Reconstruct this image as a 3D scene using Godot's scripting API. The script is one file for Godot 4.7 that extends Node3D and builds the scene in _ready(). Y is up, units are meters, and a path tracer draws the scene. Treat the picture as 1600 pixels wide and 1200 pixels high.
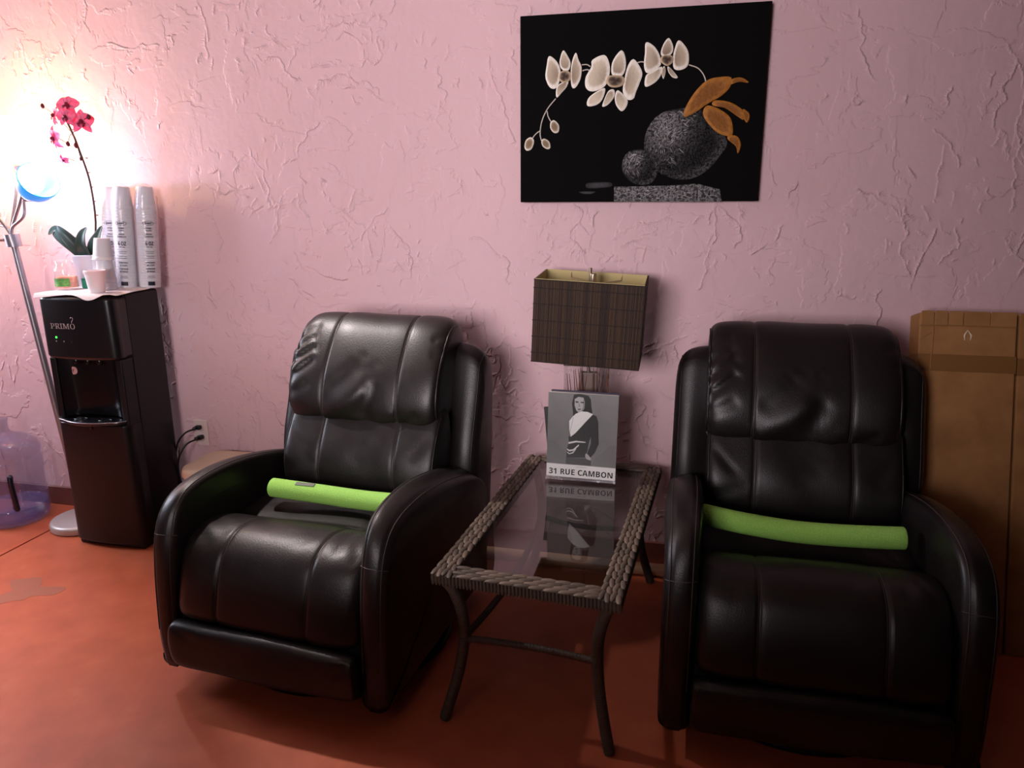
extends Node3D

# ---------------------------------------------------------------- geometry
class Geo:
	var v := PackedVector3Array()
	var n := PackedVector3Array()
	var uv := PackedVector2Array()
	var col := PackedColorArray()
	var idx := PackedInt32Array()
	var has_col := false
	# pi: triangles, outside seen counter-clockwise (turned round by the volume's sign unless open)
	func add(pv: PackedVector3Array, pi: PackedInt32Array, o := {}) -> void:
		var xf: Transform3D = o.get("xf", Transform3D())
		var p := xf * pv
		if not o.get("open", false):
			var vol := 0.0
			var c0 := p[0]
			for k in range(0, pi.size(), 3):
				vol += (p[pi[k]] - c0).dot((p[pi[k + 1]] - c0).cross(p[pi[k + 2]] - c0))
			if vol < 0.0:
				pi = pi.duplicate()
				for k in range(0, pi.size(), 3):
					var t := pi[k + 1]
					pi[k + 1] = pi[k + 2]
					pi[k + 2] = t
		var q := p
		var nn := PackedVector3Array()
		var ii := pi
		var uu: PackedVector2Array = o.get("uv", PackedVector2Array())
		var cc: PackedColorArray = o.get("col", PackedColorArray())
		if o.has("norms"):
			nn = (Transform3D(xf.basis, Vector3.ZERO)) * (o.norms as PackedVector3Array)
		elif o.get("flat", false):
			q = PackedVector3Array()
			ii = PackedInt32Array()
			var u2 := PackedVector2Array()
			var c2 := PackedColorArray()
			for k in range(0, pi.size(), 3):
				var a := p[pi[k]]
				var b := p[pi[k + 1]]
				var c := p[pi[k + 2]]
				var f := (b - a).cross(c - a).normalized()
				for j in 3:
					ii.append(q.size())
					q.append(p[pi[k + j]])
					nn.append(f)
					if uu.size(): u2.append(uu[pi[k + j]])
					if cc.size(): c2.append(cc[pi[k + j]])
			uu = u2
			cc = c2
		else:
			nn.resize(q.size())
			for k in range(0, pi.size(), 3):
				var a := pi[k]
				var b := pi[k + 1]
				var c := pi[k + 2]
				var f := (q[b] - q[a]).cross(q[c] - q[a])
				nn[a] += f
				nn[b] += f
				nn[c] += f
			for k in nn.size():
				nn[k] = nn[k].normalized() if nn[k].length_squared() > 1e-20 else Vector3.UP
		var base := v.size()
		v.append_array(q)
		n.append_array(nn)
		if uu.size() != q.size():
			uu = PackedVector2Array()
			uu.resize(q.size())
		uv.append_array(uu)
		if cc.size() != q.size():
			cc = PackedColorArray()
			cc.resize(q.size())
			cc.fill(o.get("tint", Color.WHITE))
		if o.has("col") or o.has("tint"):
			has_col = true
		col.append_array(cc)
		for k in range(0, ii.size(), 3):
			idx.append(base + ii[k])
			idx.append(base + ii[k + 2])
			idx.append(base + ii[k + 1])
	func mesh() -> ArrayMesh:
		var a := []
		a.resize(Mesh.ARRAY_MAX)
		a[Mesh.ARRAY_VERTEX] = v
		a[Mesh.ARRAY_NORMAL] = n
		a[Mesh.ARRAY_TEX_UV] = uv
		if has_col:
			a[Mesh.ARRAY_COLOR] = col
		a[Mesh.ARRAY_INDEX] = idx
		var m := ArrayMesh.new()
		m.add_surface_from_arrays(Mesh.PRIMITIVE_TRIANGLES, a)
		return m
	# rings of equal length; caps close the two ends flat
	func rings(r: Array, o := {}) -> void:
		var closed: bool = o.get("closed", true)
		var m: int = r[0].size()
		var pv := PackedVector3Array()
		var uu := PackedVector2Array()
		for k in r.size():
			pv.append_array(r[k])
			if o.get("make_uv", false):
				for j in m: uu.append(Vector2(float(j) / (m - 1), float(k) / (r.size() - 1)))
		var pi := PackedInt32Array()
		var last := m if closed else m - 1
		for k in r.size() - 1:
			for j in last:
				var a := k * m + j
				var b := k * m + (j + 1) % m
				var c := a + m
				var d := b + m
				pi.append_array(PackedInt32Array([a, c, b, b, c, d]))
		if o.get("caps", false):
			for e in 2:
				var ring: PackedVector3Array = r[0] if e == 0 else r[r.size() - 1]
				var at := pv.size()
				var mid := Vector3.ZERO
				for q in ring: mid += q
				pv.append_array(ring)
				pv.append(mid / m)
				for j in m:
					var b := at + (j + 1) % m
					pi.append_array(PackedInt32Array([at + m, at + j, b] if e == 0 else [at + m, b, at + j]))
		var oo := o.duplicate()
		if uu.size() == pv.size(): oo.uv = uu
		add(pv, pi, oo)
	func tube(pts: Array, rad, sides := 8, o := {}) -> void:
		var rr := []
		var up := Vector3.UP
		var t0: Vector3 = (pts[1] - pts[0]).normalized()
		if absf(t0.dot(up)) > 0.9: up = Vector3.RIGHT
		var side := t0.cross(up).normalized()
		for k in pts.size():
			var t: Vector3 = (pts[mini(k + 1, pts.size() - 1)] - pts[maxi(k - 1, 0)]).normalized()
			side = (side - t * side.dot(t)).normalized()
			var bi := t.cross(side)
			var q := PackedVector3Array()
			var ra: float = rad if rad is float else rad[k]
			for j in sides:
				var a := TAU * j / sides
				q.append(pts[k] + (side * cos(a) + bi * sin(a)) * ra)
			rr.append(q)
		var oo := o.duplicate()
		oo.caps = true
		rings(rr, oo)
	# profile of Vector2(radius, y); a doubled point makes a sharp edge
	func lathe(prof: Array, sides := 24, o := {}) -> void:
		var rr := []
		for p in prof:
			var q := PackedVector3Array()
			for j in sides:
				var a := TAU * j / sides
				q.append(Vector3(cos(a) * p.x, p.y, sin(a) * p.x))
			rr.append(q)
		rings(rr, o)
	func rbox(size: Vector3, r: float, xf := Transform3D(), o := {}) -> void:
		var h := size / 2.0
		r = minf(r, minf(h.x, minf(h.y, h.z)) * 0.999)
		var seg: int = o.get("seg", 2)
		var line := []
		for axis in 3:
			var l := []
			for k in seg + 1: l.append(-h[axis] + r * (1.0 - cos(PI / 2 * k / seg)) if k < seg else -h[axis] + r)
			for k in range(seg, -1, -1): l.append(h[axis] - r * (1.0 - cos(PI / 2 * k / seg)) if k < seg else h[axis] - r)
			line.append(l)
		var pv := PackedVector3Array()
		var nn := PackedVector3Array()
		var pi := PackedInt32Array()
		for f in 6:
			var ax := f / 2
			var u := (ax + 1) % 3
			var w := (ax + 2) % 3
			var at := pv.size()
			var cnt: int = line[u].size()
			for a in cnt:
				for b in cnt:
					var p := Vector3.ZERO
					p[ax] = h[ax] if f % 2 == 0 else -h[ax]
					p[u] = line[u][a]
					p[w] = line[w][b]
					var inner := p.clamp(-h + Vector3.ONE * r, h - Vector3.ONE * r)
					var d := (p - inner).normalized()
					pv.append(inner + d * r)
					nn.append(d)
			for a in cnt - 1:
				for b in cnt - 1:
					var k := at + a * cnt + b
					var t := [k, k + cnt, k + 1, k + 1, k + cnt, k + cnt + 1]
					if f % 2 == 1: t.reverse()
					pi.append_array(PackedInt32Array(t))
		var oo := o.duplicate()
		oo.xf = xf
		oo.norms = nn
		add(pv, pi, oo)
	# flat-sided prism: outline in x,y from z0 to z1, with a chamfer at the z1 face
	func prism(poly: PackedVector2Array, z0: float, z1: float, o := {}) -> void:
		var tri := Geometry2D.triangulate_polygon(poly)
		var m := poly.size()
		var pv := PackedVector3Array()
		for p in poly: pv.append(Vector3(p.x, p.y, z0))
		for p in poly: pv.append(Vector3(p.x, p.y, z1))
		var pi := PackedInt32Array()
		var ccw := not Geometry2D.is_polygon_clockwise(poly)
		for k in range(0, tri.size(), 3):
			var a := tri[k]
			var b := tri[k + 1]
			var c := tri[k + 2]
			var s := (poly[b] - poly[a]).cross(poly[c] - poly[a])
			if s < 0:
				var t := b
				b = c
				c = t
			pi.append_array(PackedInt32Array([a + m, b + m, c + m, a, c, b]))
		for j in m:
			var k := (j + 1) % m
			pi.append_array(PackedInt32Array([j, k, j + m, k, k + m, j + m] if ccw else [k, j, j + m, k, j + m, k + m]))
		var oo := o.duplicate()
		oo.flat = true
		add(pv, pi, oo)

func spline(p: Array, steps: int, closed := false) -> Array:
	var out := []
	var m := p.size()
	for k in (m if closed else m - 1):
		var a = p[(k - 1 + m) % m] if closed else p[maxi(k - 1, 0)]
		var b = p[k]
		var c = p[(k + 1) % m]
		var d = p[(k + 2) % m] if closed else p[mini(k + 2, m - 1)]
		for s in steps:
			out.append(b.cubic_interpolate(c, a, d, float(s) / steps))
	if not closed: out.append(p[m - 1])
	return out

func even(p: Array, count: int, closed := false) -> Array:
	var q := p.duplicate()
	if closed: q.append(p[0])
	var len := [0.0]
	for k in q.size() - 1: len.append(len[k] + (q[k + 1] - q[k]).length())
	var out := []
	var k := 0
	for s in count:
		var t: float = len[-1] * s / (count if closed else count - 1)
		while k < q.size() - 2 and len[k + 1] < t: k += 1
		out.append(q[k].lerp(q[k + 1], clampf((t - len[k]) / maxf(len[k + 1] - len[k], 1e-9), 0, 1)))
	return out

# ---------------------------------------------------------------- objects
var taken := {}
func numbered(called: String) -> String:
	taken[called] = taken.get(called, -1) + 1
	return called if taken[called] == 0 else "%s_%03d" % [called, taken[called]]

func thing(called: String, label: String, category: String, at := Vector3.ZERO, turn := 0.0, group := "") -> Node3D:
	var o := Node3D.new()
	o.name = numbered(called)
	add_child(o)
	o.position = at
	o.rotation.y = turn
	tag(o, label, category, group)
	return o

func tag(o: Node3D, label: String, category: String, group := "") -> void:
	o.set_meta("label", label)
	o.set_meta("category", category)
	if group: o.set_meta("group", group)

func put(called: String, g, m: Material, parent: Node = null, at := Vector3.ZERO) -> MeshInstance3D:
	var o := MeshInstance3D.new()
	o.mesh = g.mesh() if g is Geo else g
	o.material_override = m
	o.position = at
	if parent == null:
		o.name = numbered(called)
		add_child(o)
	else:
		o.name = called
		parent.add_child(o, true)
	return o

func struct(called: String, g, m: Material, parent: Node = null, at := Vector3.ZERO) -> MeshInstance3D:
	var o := put(called, g, m, parent, at)
	if parent == null: o.set_meta("kind", "structure")
	return o

func dup(root: Node3D, at: Vector3, turn: float, label: String) -> Node3D:
	var r: Node3D = root.duplicate()
	var base := String(root.name)
	r.name = numbered(base)
	add_child(r)
	r.position = at
	r.rotation.y = turn
	r.set_meta("label", label)
	return r

func mat(c: Color, rough := 0.6, metal := 0.0, spec := 0.5) -> StandardMaterial3D:
	var m := StandardMaterial3D.new()
	m.albedo_color = c
	m.roughness = rough
	m.metallic = metal
	m.metallic_specular = spec
	return m

func glass(c: Color, rough := 0.03) -> StandardMaterial3D:
	var m := mat(c, rough)
	m.transparency = BaseMaterial3D.TRANSPARENCY_ALPHA
	return m

func noise_tex(seed_: int, freq: float, size := 512, ramp = null, normal := 0.0, kind := FastNoiseLite.TYPE_SIMPLEX_SMOOTH, oct := 4) -> NoiseTexture2D:
	var f := FastNoiseLite.new()
	f.seed = seed_
	f.noise_type = kind
	f.frequency = freq
	f.fractal_octaves = oct
	var t := NoiseTexture2D.new()
	t.noise = f
	t.width = size
	t.height = size
	t.seamless = true
	if ramp:
		var gr := Gradient.new()
		gr.offsets = PackedFloat32Array(ramp[0])
		gr.colors = PackedColorArray(ramp[1])
		t.color_ramp = gr
	if normal > 0.0:
		t.as_normal_map = true
		t.bump_strength = normal
	return t

func tri(m: StandardMaterial3D, scale: float, world := false) -> StandardMaterial3D:
	m.uv1_triplanar = true
	m.uv1_world_triplanar = world
	m.uv1_scale = Vector3.ONE * scale
	return m

func bx(a: Vector3, b: Vector3, r := 0.004, g: Geo = null, seg := 2) -> Geo:
	if g == null: g = Geo.new()
	g.rbox(b - a, r, Transform3D(Basis(), (a + b) / 2), {"seg": seg})
	return g

func lettering(s: String, height: float, fonts: Array, width := 0.0, depth := 0.0006, weight := 400) -> ArrayMesh:
	var t := TextMesh.new()
	var f := SystemFont.new()
	f.font_names = PackedStringArray(fonts)
	f.font_weight = weight
	t.font = f
	t.font_size = 64
	t.pixel_size = 0.01
	t.depth = 0.01
	t.curve_step = 2.0
	t.text = s
	var a := t.surface_get_arrays(0)
	var vv: PackedVector3Array = a[Mesh.ARRAY_VERTEX]
	var lo := Vector3.INF
	var hi := -Vector3.INF
	for p in vv:
		lo = lo.min(p)
		hi = hi.max(p)
	var sy := height / (hi.y - lo.y)
	var sx := width / (hi.x - lo.x) if width > 0 else sy
	for k in vv.size():
		vv[k] = Vector3((vv[k].x - (lo.x + hi.x) / 2) * sx, (vv[k].y - (lo.y + hi.y) / 2) * sy, (vv[k].z - lo.z) / (hi.z - lo.z) * depth)
	a[Mesh.ARRAY_VERTEX] = vv
	var m := ArrayMesh.new()
	var b := []
	b.resize(Mesh.ARRAY_MAX)
	for k in [Mesh.ARRAY_VERTEX, Mesh.ARRAY_NORMAL, Mesh.ARRAY_INDEX]: b[k] = a[k]
	m.add_surface_from_arrays(Mesh.PRIMITIVE_TRIANGLES, b)
	return m

# lettering lines wrapped round a cylinder of radius r, joined in one mesh
func wrapped_lines(lines: Array, r: float, turn: float) -> ArrayMesh:
	var vv := PackedVector3Array()
	var nn := PackedVector3Array()
	var ii := PackedInt32Array()
	for l in lines:   # [text, height, y, width]
		var a := lettering(l[0], l[1], ["Droid Sans"], l[3], 0.0004, 700).surface_get_arrays(0)
		var base := vv.size()
		var pv: PackedVector3Array = a[Mesh.ARRAY_VERTEX]
		for p in pv:
			var ang := p.x / r + turn
			var out := Vector3(sin(ang), 0, cos(ang))
			vv.append(out * (r + p.z) + Vector3.UP * (p.y + l[2]))
			nn.append(out)
		for k in (a[Mesh.ARRAY_INDEX] as PackedInt32Array): ii.append(base + k)
	var b := []
	b.resize(Mesh.ARRAY_MAX)
	b[Mesh.ARRAY_VERTEX] = vv
	b[Mesh.ARRAY_NORMAL] = nn
	b[Mesh.ARRAY_INDEX] = ii
	var m := ArrayMesh.new()
	m.add_surface_from_arrays(Mesh.PRIMITIVE_TRIANGLES, b)
	return m

func lamp_light(at: Vector3, c: Color, e: float, size := 0.03) -> void:
	var l := OmniLight3D.new()
	l.name = numbered("lamp_light")
	l.position = at
	l.light_color = c
	l.light_energy = e
	l.light_size = size
	l.omni_range = 12.0
	l.omni_attenuation = 2.0
	l.shadow_enabled = true
	add_child(l)

# ---------------------------------------------------------------- the place
func _ready() -> void:
	# camera
	var cam := Camera3D.new()
	cam.name = "camera"
	cam.position = Vector3(0, 1.4, 2.6992)
	cam.basis = Basis(Vector3.UP, deg_to_rad(12.7206)) * Basis(Vector3.RIGHT, deg_to_rad(-14.0474)) * Basis(Vector3.BACK, deg_to_rad(-0.2772))
	cam.fov = 2.0 * rad_to_deg(atan(600.0 / 1130.0))
	cam.near = 0.05
	cam.current = true
	add_child(cam)
	# surroundings and exposure
	var env := Environment.new()
	env.background_mode = Environment.BG_COLOR
	env.background_color = Color(0.02, 0.02, 0.025)
	env.tonemap_mode = Environment.TONE_MAPPER_LINEAR
	env.tonemap_exposure = 1.0
	env.sdfgi_enabled = true
	env.ssao_enabled = true
	env.ssil_enabled = true
	var we := WorldEnvironment.new()
	we.name = "surroundings"
	we.environment = env
	add_child(we)
	# daylight through the window in the wall behind the camera
	var day := AreaLight3D.new()
	day.name = "window_light"
	day.area_size = Vector2(WIN_W, 1.3)
	day.position = Vector3(WIN.x, WIN.y, WIN.z - 0.07)
	day.light_color = Color(1.0, 0.95, 0.96)
	day.light_energy = DAY
	day.area_normalize_energy = true
	day.area_range = 14.0
	day.area_attenuation = 2.0
	day.shadow_enabled = true
	add_child(day)
	# and through the smaller one in the left wall
	var side := AreaLight3D.new()
	side.name = "side_window_light"
	side.area_size = Vector2(0.8, 1.0)
	side.position = Vector3(LEFT + 0.07, SIDE_AT.y, SIDE_AT.z)
	side.rotation.y = -PI / 2
	side.light_color = Color(0.90, 0.93, 1.0)
	side.light_energy = SIDE
	side.area_normalize_energy = true
	side.area_range = 14.0
	side.area_attenuation = 2.0
	side.shadow_enabled = true
	add_child(side)
	build_room()
	build_ceiling_light()
	build_counter()
	build_spotlight()
	build_floor_lamp()
	build_cooler()
	build_cooler_top()
	build_jug()
	build_trash_and_outlet()
	build_recliners()
	build_noodles()
	build_table()
	build_table_lamp()
	build_magazines()
	build_painting()
	build_carton()

const WIN := Vector3(-1.2, 1.7, 5.5)
const WIN_W := 2.2
const LEFT := -4.4
const SIDE_AT := Vector3(-4.4, 1.7, 0.56)
const CHAIR := 5.2
const SIDE := 5.6
const DAY := 24.5
const LAMP := 0.48
const DOWN := 6.5

func plaster_height() -> ImageTexture:
	var w := 2048
	var h := 1024
	var hm := PackedFloat32Array()
	hm.resize(w * h)
	var f := FastNoiseLite.new()
	f.seed = 5
	f.frequency = 0.004
	f.fractal_octaves = 3
	var low := f.get_image(w, h).get_data()
	f.seed = 9
	f.frequency = 0.05
	f.fractal_octaves = 3
	var fine := f.get_image(w, h).get_data()
	# torn plateaus: contours of warped noise, in patches
	f.frequency = 0.010
	f.fractal_octaves = 4
	f.fractal_gain = 0.55
	f.domain_warp_enabled = true
	f.domain_warp_amplitude = 26.0
	f.domain_warp_frequency = 0.02
	f.domain_warp_fractal_octaves = 4
	f.seed = 31
	var pa := f.get_image(w, h / 2)
	pa.resize(w, h, Image.INTERPOLATE_CUBIC)
	var plate := pa.get_data()
	f.seed = 47
	var pb := f.get_image(w / 2, h)
	pb.resize(w, h, Image.INTERPOLATE_CUBIC)
	var plate2 := pb.get_data()
	f.domain_warp_enabled = false
	f.frequency = 0.007
	f.fractal_octaves = 2
	f.seed = 12
	var mask := f.get_image(w, h).get_data()
	for k in w * h:
		var m := smoothstep(0.42, 0.68, mask[k] / 255.0)
		var p := smoothstep(0.53, 0.56, plate[k] / 255.0) * (0.3 + 0.7 * m)
		var p2 := smoothstep(0.60, 0.625, plate2[k] / 255.0) * (0.25 + 0.75 * (1.0 - m))
		hm[k] = 0.14 * low[k] / 255.0 + 0.05 * fine[k] / 255.0 + 0.085 * p + 0.085 * p2
	var base := hm.duplicate()
	var rng := RandomNumberGenerator.new()
	rng.seed = 77
	for cl in 420:
		# trowel edges that share a direction
		var cx := rng.randf() * w
		var cy := rng.randf() * h
		var dir := rng.randf() * TAU
		if rng.randf() < 0.6: dir = PI / 2 + rng.randfn() * 0.22 + (-0.4 if cx > 900 and cx < 1300 and cy > 300 else 0.0)
		var count := rng.randi_range(1, 5)
		for s in count:
			var x := cx + rng.randfn() * 26
			var y := cy + rng.randfn() * 26
			var a := dir + rng.randfn() * 0.35
			var steps := int(rng.randf_range(6, 34))
			if rng.randf() < 0.15: steps = rng.randi_range(50, 140)
			var amp := rng.randf_range(0.06, 0.26)
			var goal := amp
			var side := 1.0 if rng.randf() < 0.5 else -1.0
			var wob := rng.randf_range(0.2, 0.9)
			var fall := rng.randf_range(1.2, 4.0)
			for st in steps:
				a += rng.randfn() * wob * 0.5
				a = lerp_angle(a, dir, 0.12)
				x += cos(a)
				y += sin(a)
				if rng.randf() < 0.15: goal = rng.randf_range(0.02, 0.3)
				amp = lerpf(amp, goal, 0.2)
				var e := minf(1.0, minf(st, steps - st) / 5.0)
				for d in range(-1, 10):
					var val := amp * e * (0.5 if d < 0 else exp(-d / fall))
					var px := int(x - sin(a) * d * side)
					var py := int(y + cos(a) * d * side)
					if px >= 0 and px < w and py >= 0 and py < h:
						var k := py * w + px
						hm[k] = maxf(hm[k], base[k] + val)
	var im := Image.create_from_data(w, h, false, Image.FORMAT_RF, hm.to_byte_array())
	return ImageTexture.create_from_image(im)

func build_room() -> void:
	# back wall: trowelled plaster, pink
	var plaster := mat(Color(0.83, 0.70, 0.72), 0.62, 0.0, 0.35)
	plaster.heightmap_enabled = true
	plaster.heightmap_texture = plaster_height()
	plaster.heightmap_scale = 1.8
	var g := Geo.new()
	# the face itself carries the plaster's uv: 5 m by 2.5 m of wall to one picture
	var x0 := -4.55
	var x1 := 4.1
	var pv := PackedVector3Array([Vector3(x0, 0, 0), Vector3(x1, 0, 0), Vector3(x1, 2.7, 0), Vector3(x0, 2.7, 0), Vector3(x0, 0, -0.15), Vector3(x1, 0, -0.15), Vector3(x1, 2.7, -0.15), Vector3(x0, 2.7, -0.15)])
	var uu := PackedVector2Array()
	for p in pv: uu.append(Vector2((p.x + 3.45) / 5.0, 1.0 - p.y / 2.5))
	g.add(pv, PackedInt32Array([0, 1, 2, 0, 2, 3, 5, 4, 7, 5, 7, 6, 4, 0, 3, 4, 3, 7, 1, 5, 6, 1, 6, 2, 3, 2, 6, 3, 6, 7, 4, 5, 1, 4, 1, 0]), {"flat": true, "uv": uu})
	struct("wall_back", g, plaster)
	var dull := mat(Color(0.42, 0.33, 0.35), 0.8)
	g = Geo.new()
	var sc := SIDE_AT
	bx(Vector3(LEFT - 0.15, 0, 0), Vector3(LEFT, 2.7, sc.z - 0.43), 0.002, g)
	bx(Vector3(LEFT - 0.15, 0, sc.z + 0.43), Vector3(LEFT, 2.7, 5.5), 0.002, g)
	bx(Vector3(LEFT - 0.15, 0, sc.z - 0.43), Vector3(LEFT, sc.y - 0.53, sc.z + 0.43), 0.002, g)
	bx(Vector3(LEFT - 0.15, sc.y + 0.53, sc.z - 0.43), Vector3(LEFT, 2.7, sc.z + 0.43), 0.002, g)
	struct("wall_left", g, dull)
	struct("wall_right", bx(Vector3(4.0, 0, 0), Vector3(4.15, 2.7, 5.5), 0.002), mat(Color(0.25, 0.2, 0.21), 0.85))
	g = Geo.new()
	var wx := WIN.x
	bx(Vector3(LEFT - 0.15, 0, 5.5), Vector3(wx - WIN_W / 2 - 0.03, 2.7, 5.65), 0.002, g)
	bx(Vector3(wx + WIN_W / 2 + 0.03, 0, 5.5), Vector3(4.15, 2.7, 5.65), 0.002, g)
	bx(Vector3(wx - WIN_W / 2 - 0.03, 0, 5.5), Vector3(wx + WIN_W / 2 + 0.03, WIN.y - 0.68, 5.65), 0.002, g)
	bx(Vector3(wx - WIN_W / 2 - 0.03, WIN.y + 0.68, 5.5), Vector3(wx + WIN_W / 2 + 0.03, 2.7, 5.65), 0.002, g)
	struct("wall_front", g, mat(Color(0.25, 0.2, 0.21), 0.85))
	# the wall right behind the camera, with the wide opening that the daylight comes through
	g = Geo.new()
	bx(Vector3(LEFT, 0, 3.25), Vector3(-1.66, 2.7, 3.37), 0.003, g)
	bx(Vector3(-0.35, 0, 3.25), Vector3(4.0, 2.7, 3.37), 0.003, g)
	bx(Vector3(-1.66, 2.3, 3.25), Vector3(-0.35, 2.7, 3.37), 0.003, g)
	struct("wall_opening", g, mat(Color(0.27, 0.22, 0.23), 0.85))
	struct("ceiling", bx(Vector3(LEFT - 0.15, 2.7, -0.15), Vector3(4.15, 2.85, 5.65), 0.002), mat(Color(0.7, 0.66, 0.62), 0.85))
	# window
	var pane := mat(Color(0.9, 0.9, 0.95), 0.3)
	pane.emission_enabled = true
	pane.emission = Color(0.93, 0.92, 1.0)
	pane.emission_energy_multiplier = 0.9
	var sf := Geo.new()
	for k in [-1, 1]:
		bx(sc + Vector3(-0.1, -0.53, k * 0.415 - 0.015), sc + Vector3(0.01, 0.53, k * 0.415 + 0.015), 0.004, sf)
		bx(sc + Vector3(-0.1, k * 0.515 - 0.015, -0.4), sc + Vector3(0.01, k * 0.515 + 0.015, 0.4), 0.004, sf)
	var win2 := struct("window_2", sf, mat(Color(0.8, 0.78, 0.76), 0.5))
	struct("pane", bx(sc + Vector3(-0.06, -0.5, -0.4), sc + Vector3(-0.05, 0.5, 0.4), 0.002), pane, win2)
	var win := struct("window_1", window_frame(), mat(Color(0.8, 0.78, 0.76), 0.5))
	struct("pane", bx(WIN + Vector3(-WIN_W / 2, -0.65, 0.05), WIN + Vector3(WIN_W / 2, 0.65, 0.06), 0.002), pane, win)
	# floor: a dark screed with two stained slabs and the open joint between them
	var stain := mat(Color.WHITE, 0.42, 0.0, 0.4)
	stain.albedo_texture = noise_tex(21, 0.012, 1024, [[0.0, 0.35, 0.6, 1.0], [Color(0.655, 0.335, 0.225), Color(0.685, 0.35, 0.24), Color(0.70, 0.36, 0.245), Color(0.73, 0.39, 0.27)]])
	stain.roughness_texture = noise_tex(22, 0.02, 512, [[0.0, 1.0], [Color(0.75, 0.75, 0.75), Color(1, 1, 1)]])
	stain.roughness = 0.5
	stain.normal_enabled = true
	stain.normal_texture = noise_tex(23, 0.03, 512, null, 1.2)
	stain.normal_scale = 0.12
	tri(stain, 0.5, true)
	var fl := struct("floor", bx(Vector3(-4.55, -0.12, -0.15), Vector3(4.15, -0.014, 5.65), 0.002), mat(Color(0.10, 0.07, 0.06), 0.9))
	struct("slab", bx(Vector3(-4.4, -0.014, 0), Vector3(-2.664, 0, 5.5), 0.003), stain, fl)
	struct("slab", bx(Vector3(-2.656, -0.014, 0), Vector3(4.0, 0, 5.5), 0.003), stain, fl)
	# pale worn patch in the stain
	g = Geo.new()
	var rim := []
	for k in 14:
		var a := TAU * k / 14
		var r := 0.085 + 0.035 * sin(a * 3.0 + 1.0) + 0.02 * sin(a * 5.0)
		rim.append(Vector2(cos(a) * r * 1.15, sin(a) * r))
	var sm := PackedVector2Array()
	for p in spline(rim, 3, true): sm.append(p)
	g.prism(sm, 0.0, 0.0006, {"xf": Transform3D(Basis(Vector3.RIGHT, -PI / 2), Vector3.ZERO)})
	var worn := mat(Color(0.595, 0.345, 0.25), 0.5)
	struct("worn_patch", g, worn, fl, Vector3(-2.32, 0, 0.72))
	# baseboard, painted maroon
	g = Geo.new()
	bx(Vector3(-4.4, 0.0, 0.0), Vector3(4.0, 0.092, 0.013), 0.004, g)
	struct("baseboard_back", g, mat(Color(0.44, 0.25, 0.22), 0.45))

func build_ceiling_light() -> void:
	var at := Vector3(-2.7, 2.7, 1.5)
	var t := thing("ceiling_light", "round recessed downlight in the ceiling above the water jug, outside the picture", "ceiling light", at)
	var g := Geo.new()
	g.lathe([Vector2(0.062, -0.012), Vector2(0.085, -0.010), Vector2(0.088, -0.002), Vector2(0.088, 0.0), Vector2(0.062, 0.0)], 28)
	put("trim_ring", g, mat(Color(0.85, 0.83, 0.8), 0.5), t)
	g = Geo.new()
	g.lathe([Vector2(0, -0.006), Vector2(0.06, -0.006), Vector2(0.06, -0.002), Vector2(0, -0.002)], 28)
	var m := mat(Color(1, 0.95, 0.9), 0.5)
	m.emission_enabled = true
	m.emission = Color(1.0, 0.93, 0.86)
	m.emission_energy_multiplier = 2.0
	put("lamp_lens", g, m, t)
	var l := SpotLight3D.new()
	l.name = "downlight"
	l.position = at + Vector3(0, -0.02, 0)
	l.rotation.x = -PI / 2
	l.light_color = Color(1.0, 0.93, 0.86)
	l.light_energy = DOWN
	l.light_size = 0.06
	l.spot_angle = 30.0
	l.spot_angle_attenuation = 1.0
	l.spot_range = 8.0
	l.spot_attenuation = 2.0
	l.shadow_enabled = true
	add_child(l)

func window_frame() -> Geo:
	var g := Geo.new()
	for k in [-1, 1]:
		bx(WIN + Vector3(k * (WIN_W / 2 + 0.015) - 0.015, -0.68, -0.01), WIN + Vector3(k * (WIN_W / 2 + 0.015) + 0.015, 0.68, 0.1), 0.004, g)
		bx(WIN + Vector3(-WIN_W / 2, k * 0.665 - 0.015, -0.01), WIN + Vector3(WIN_W / 2, k * 0.665 + 0.015, 0.1), 0.004, g)
	bx(WIN + Vector3(-0.015, -0.65, 0.02), WIN + Vector3(0.015, 0.65, 0.05), 0.004, g)
	return g

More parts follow.
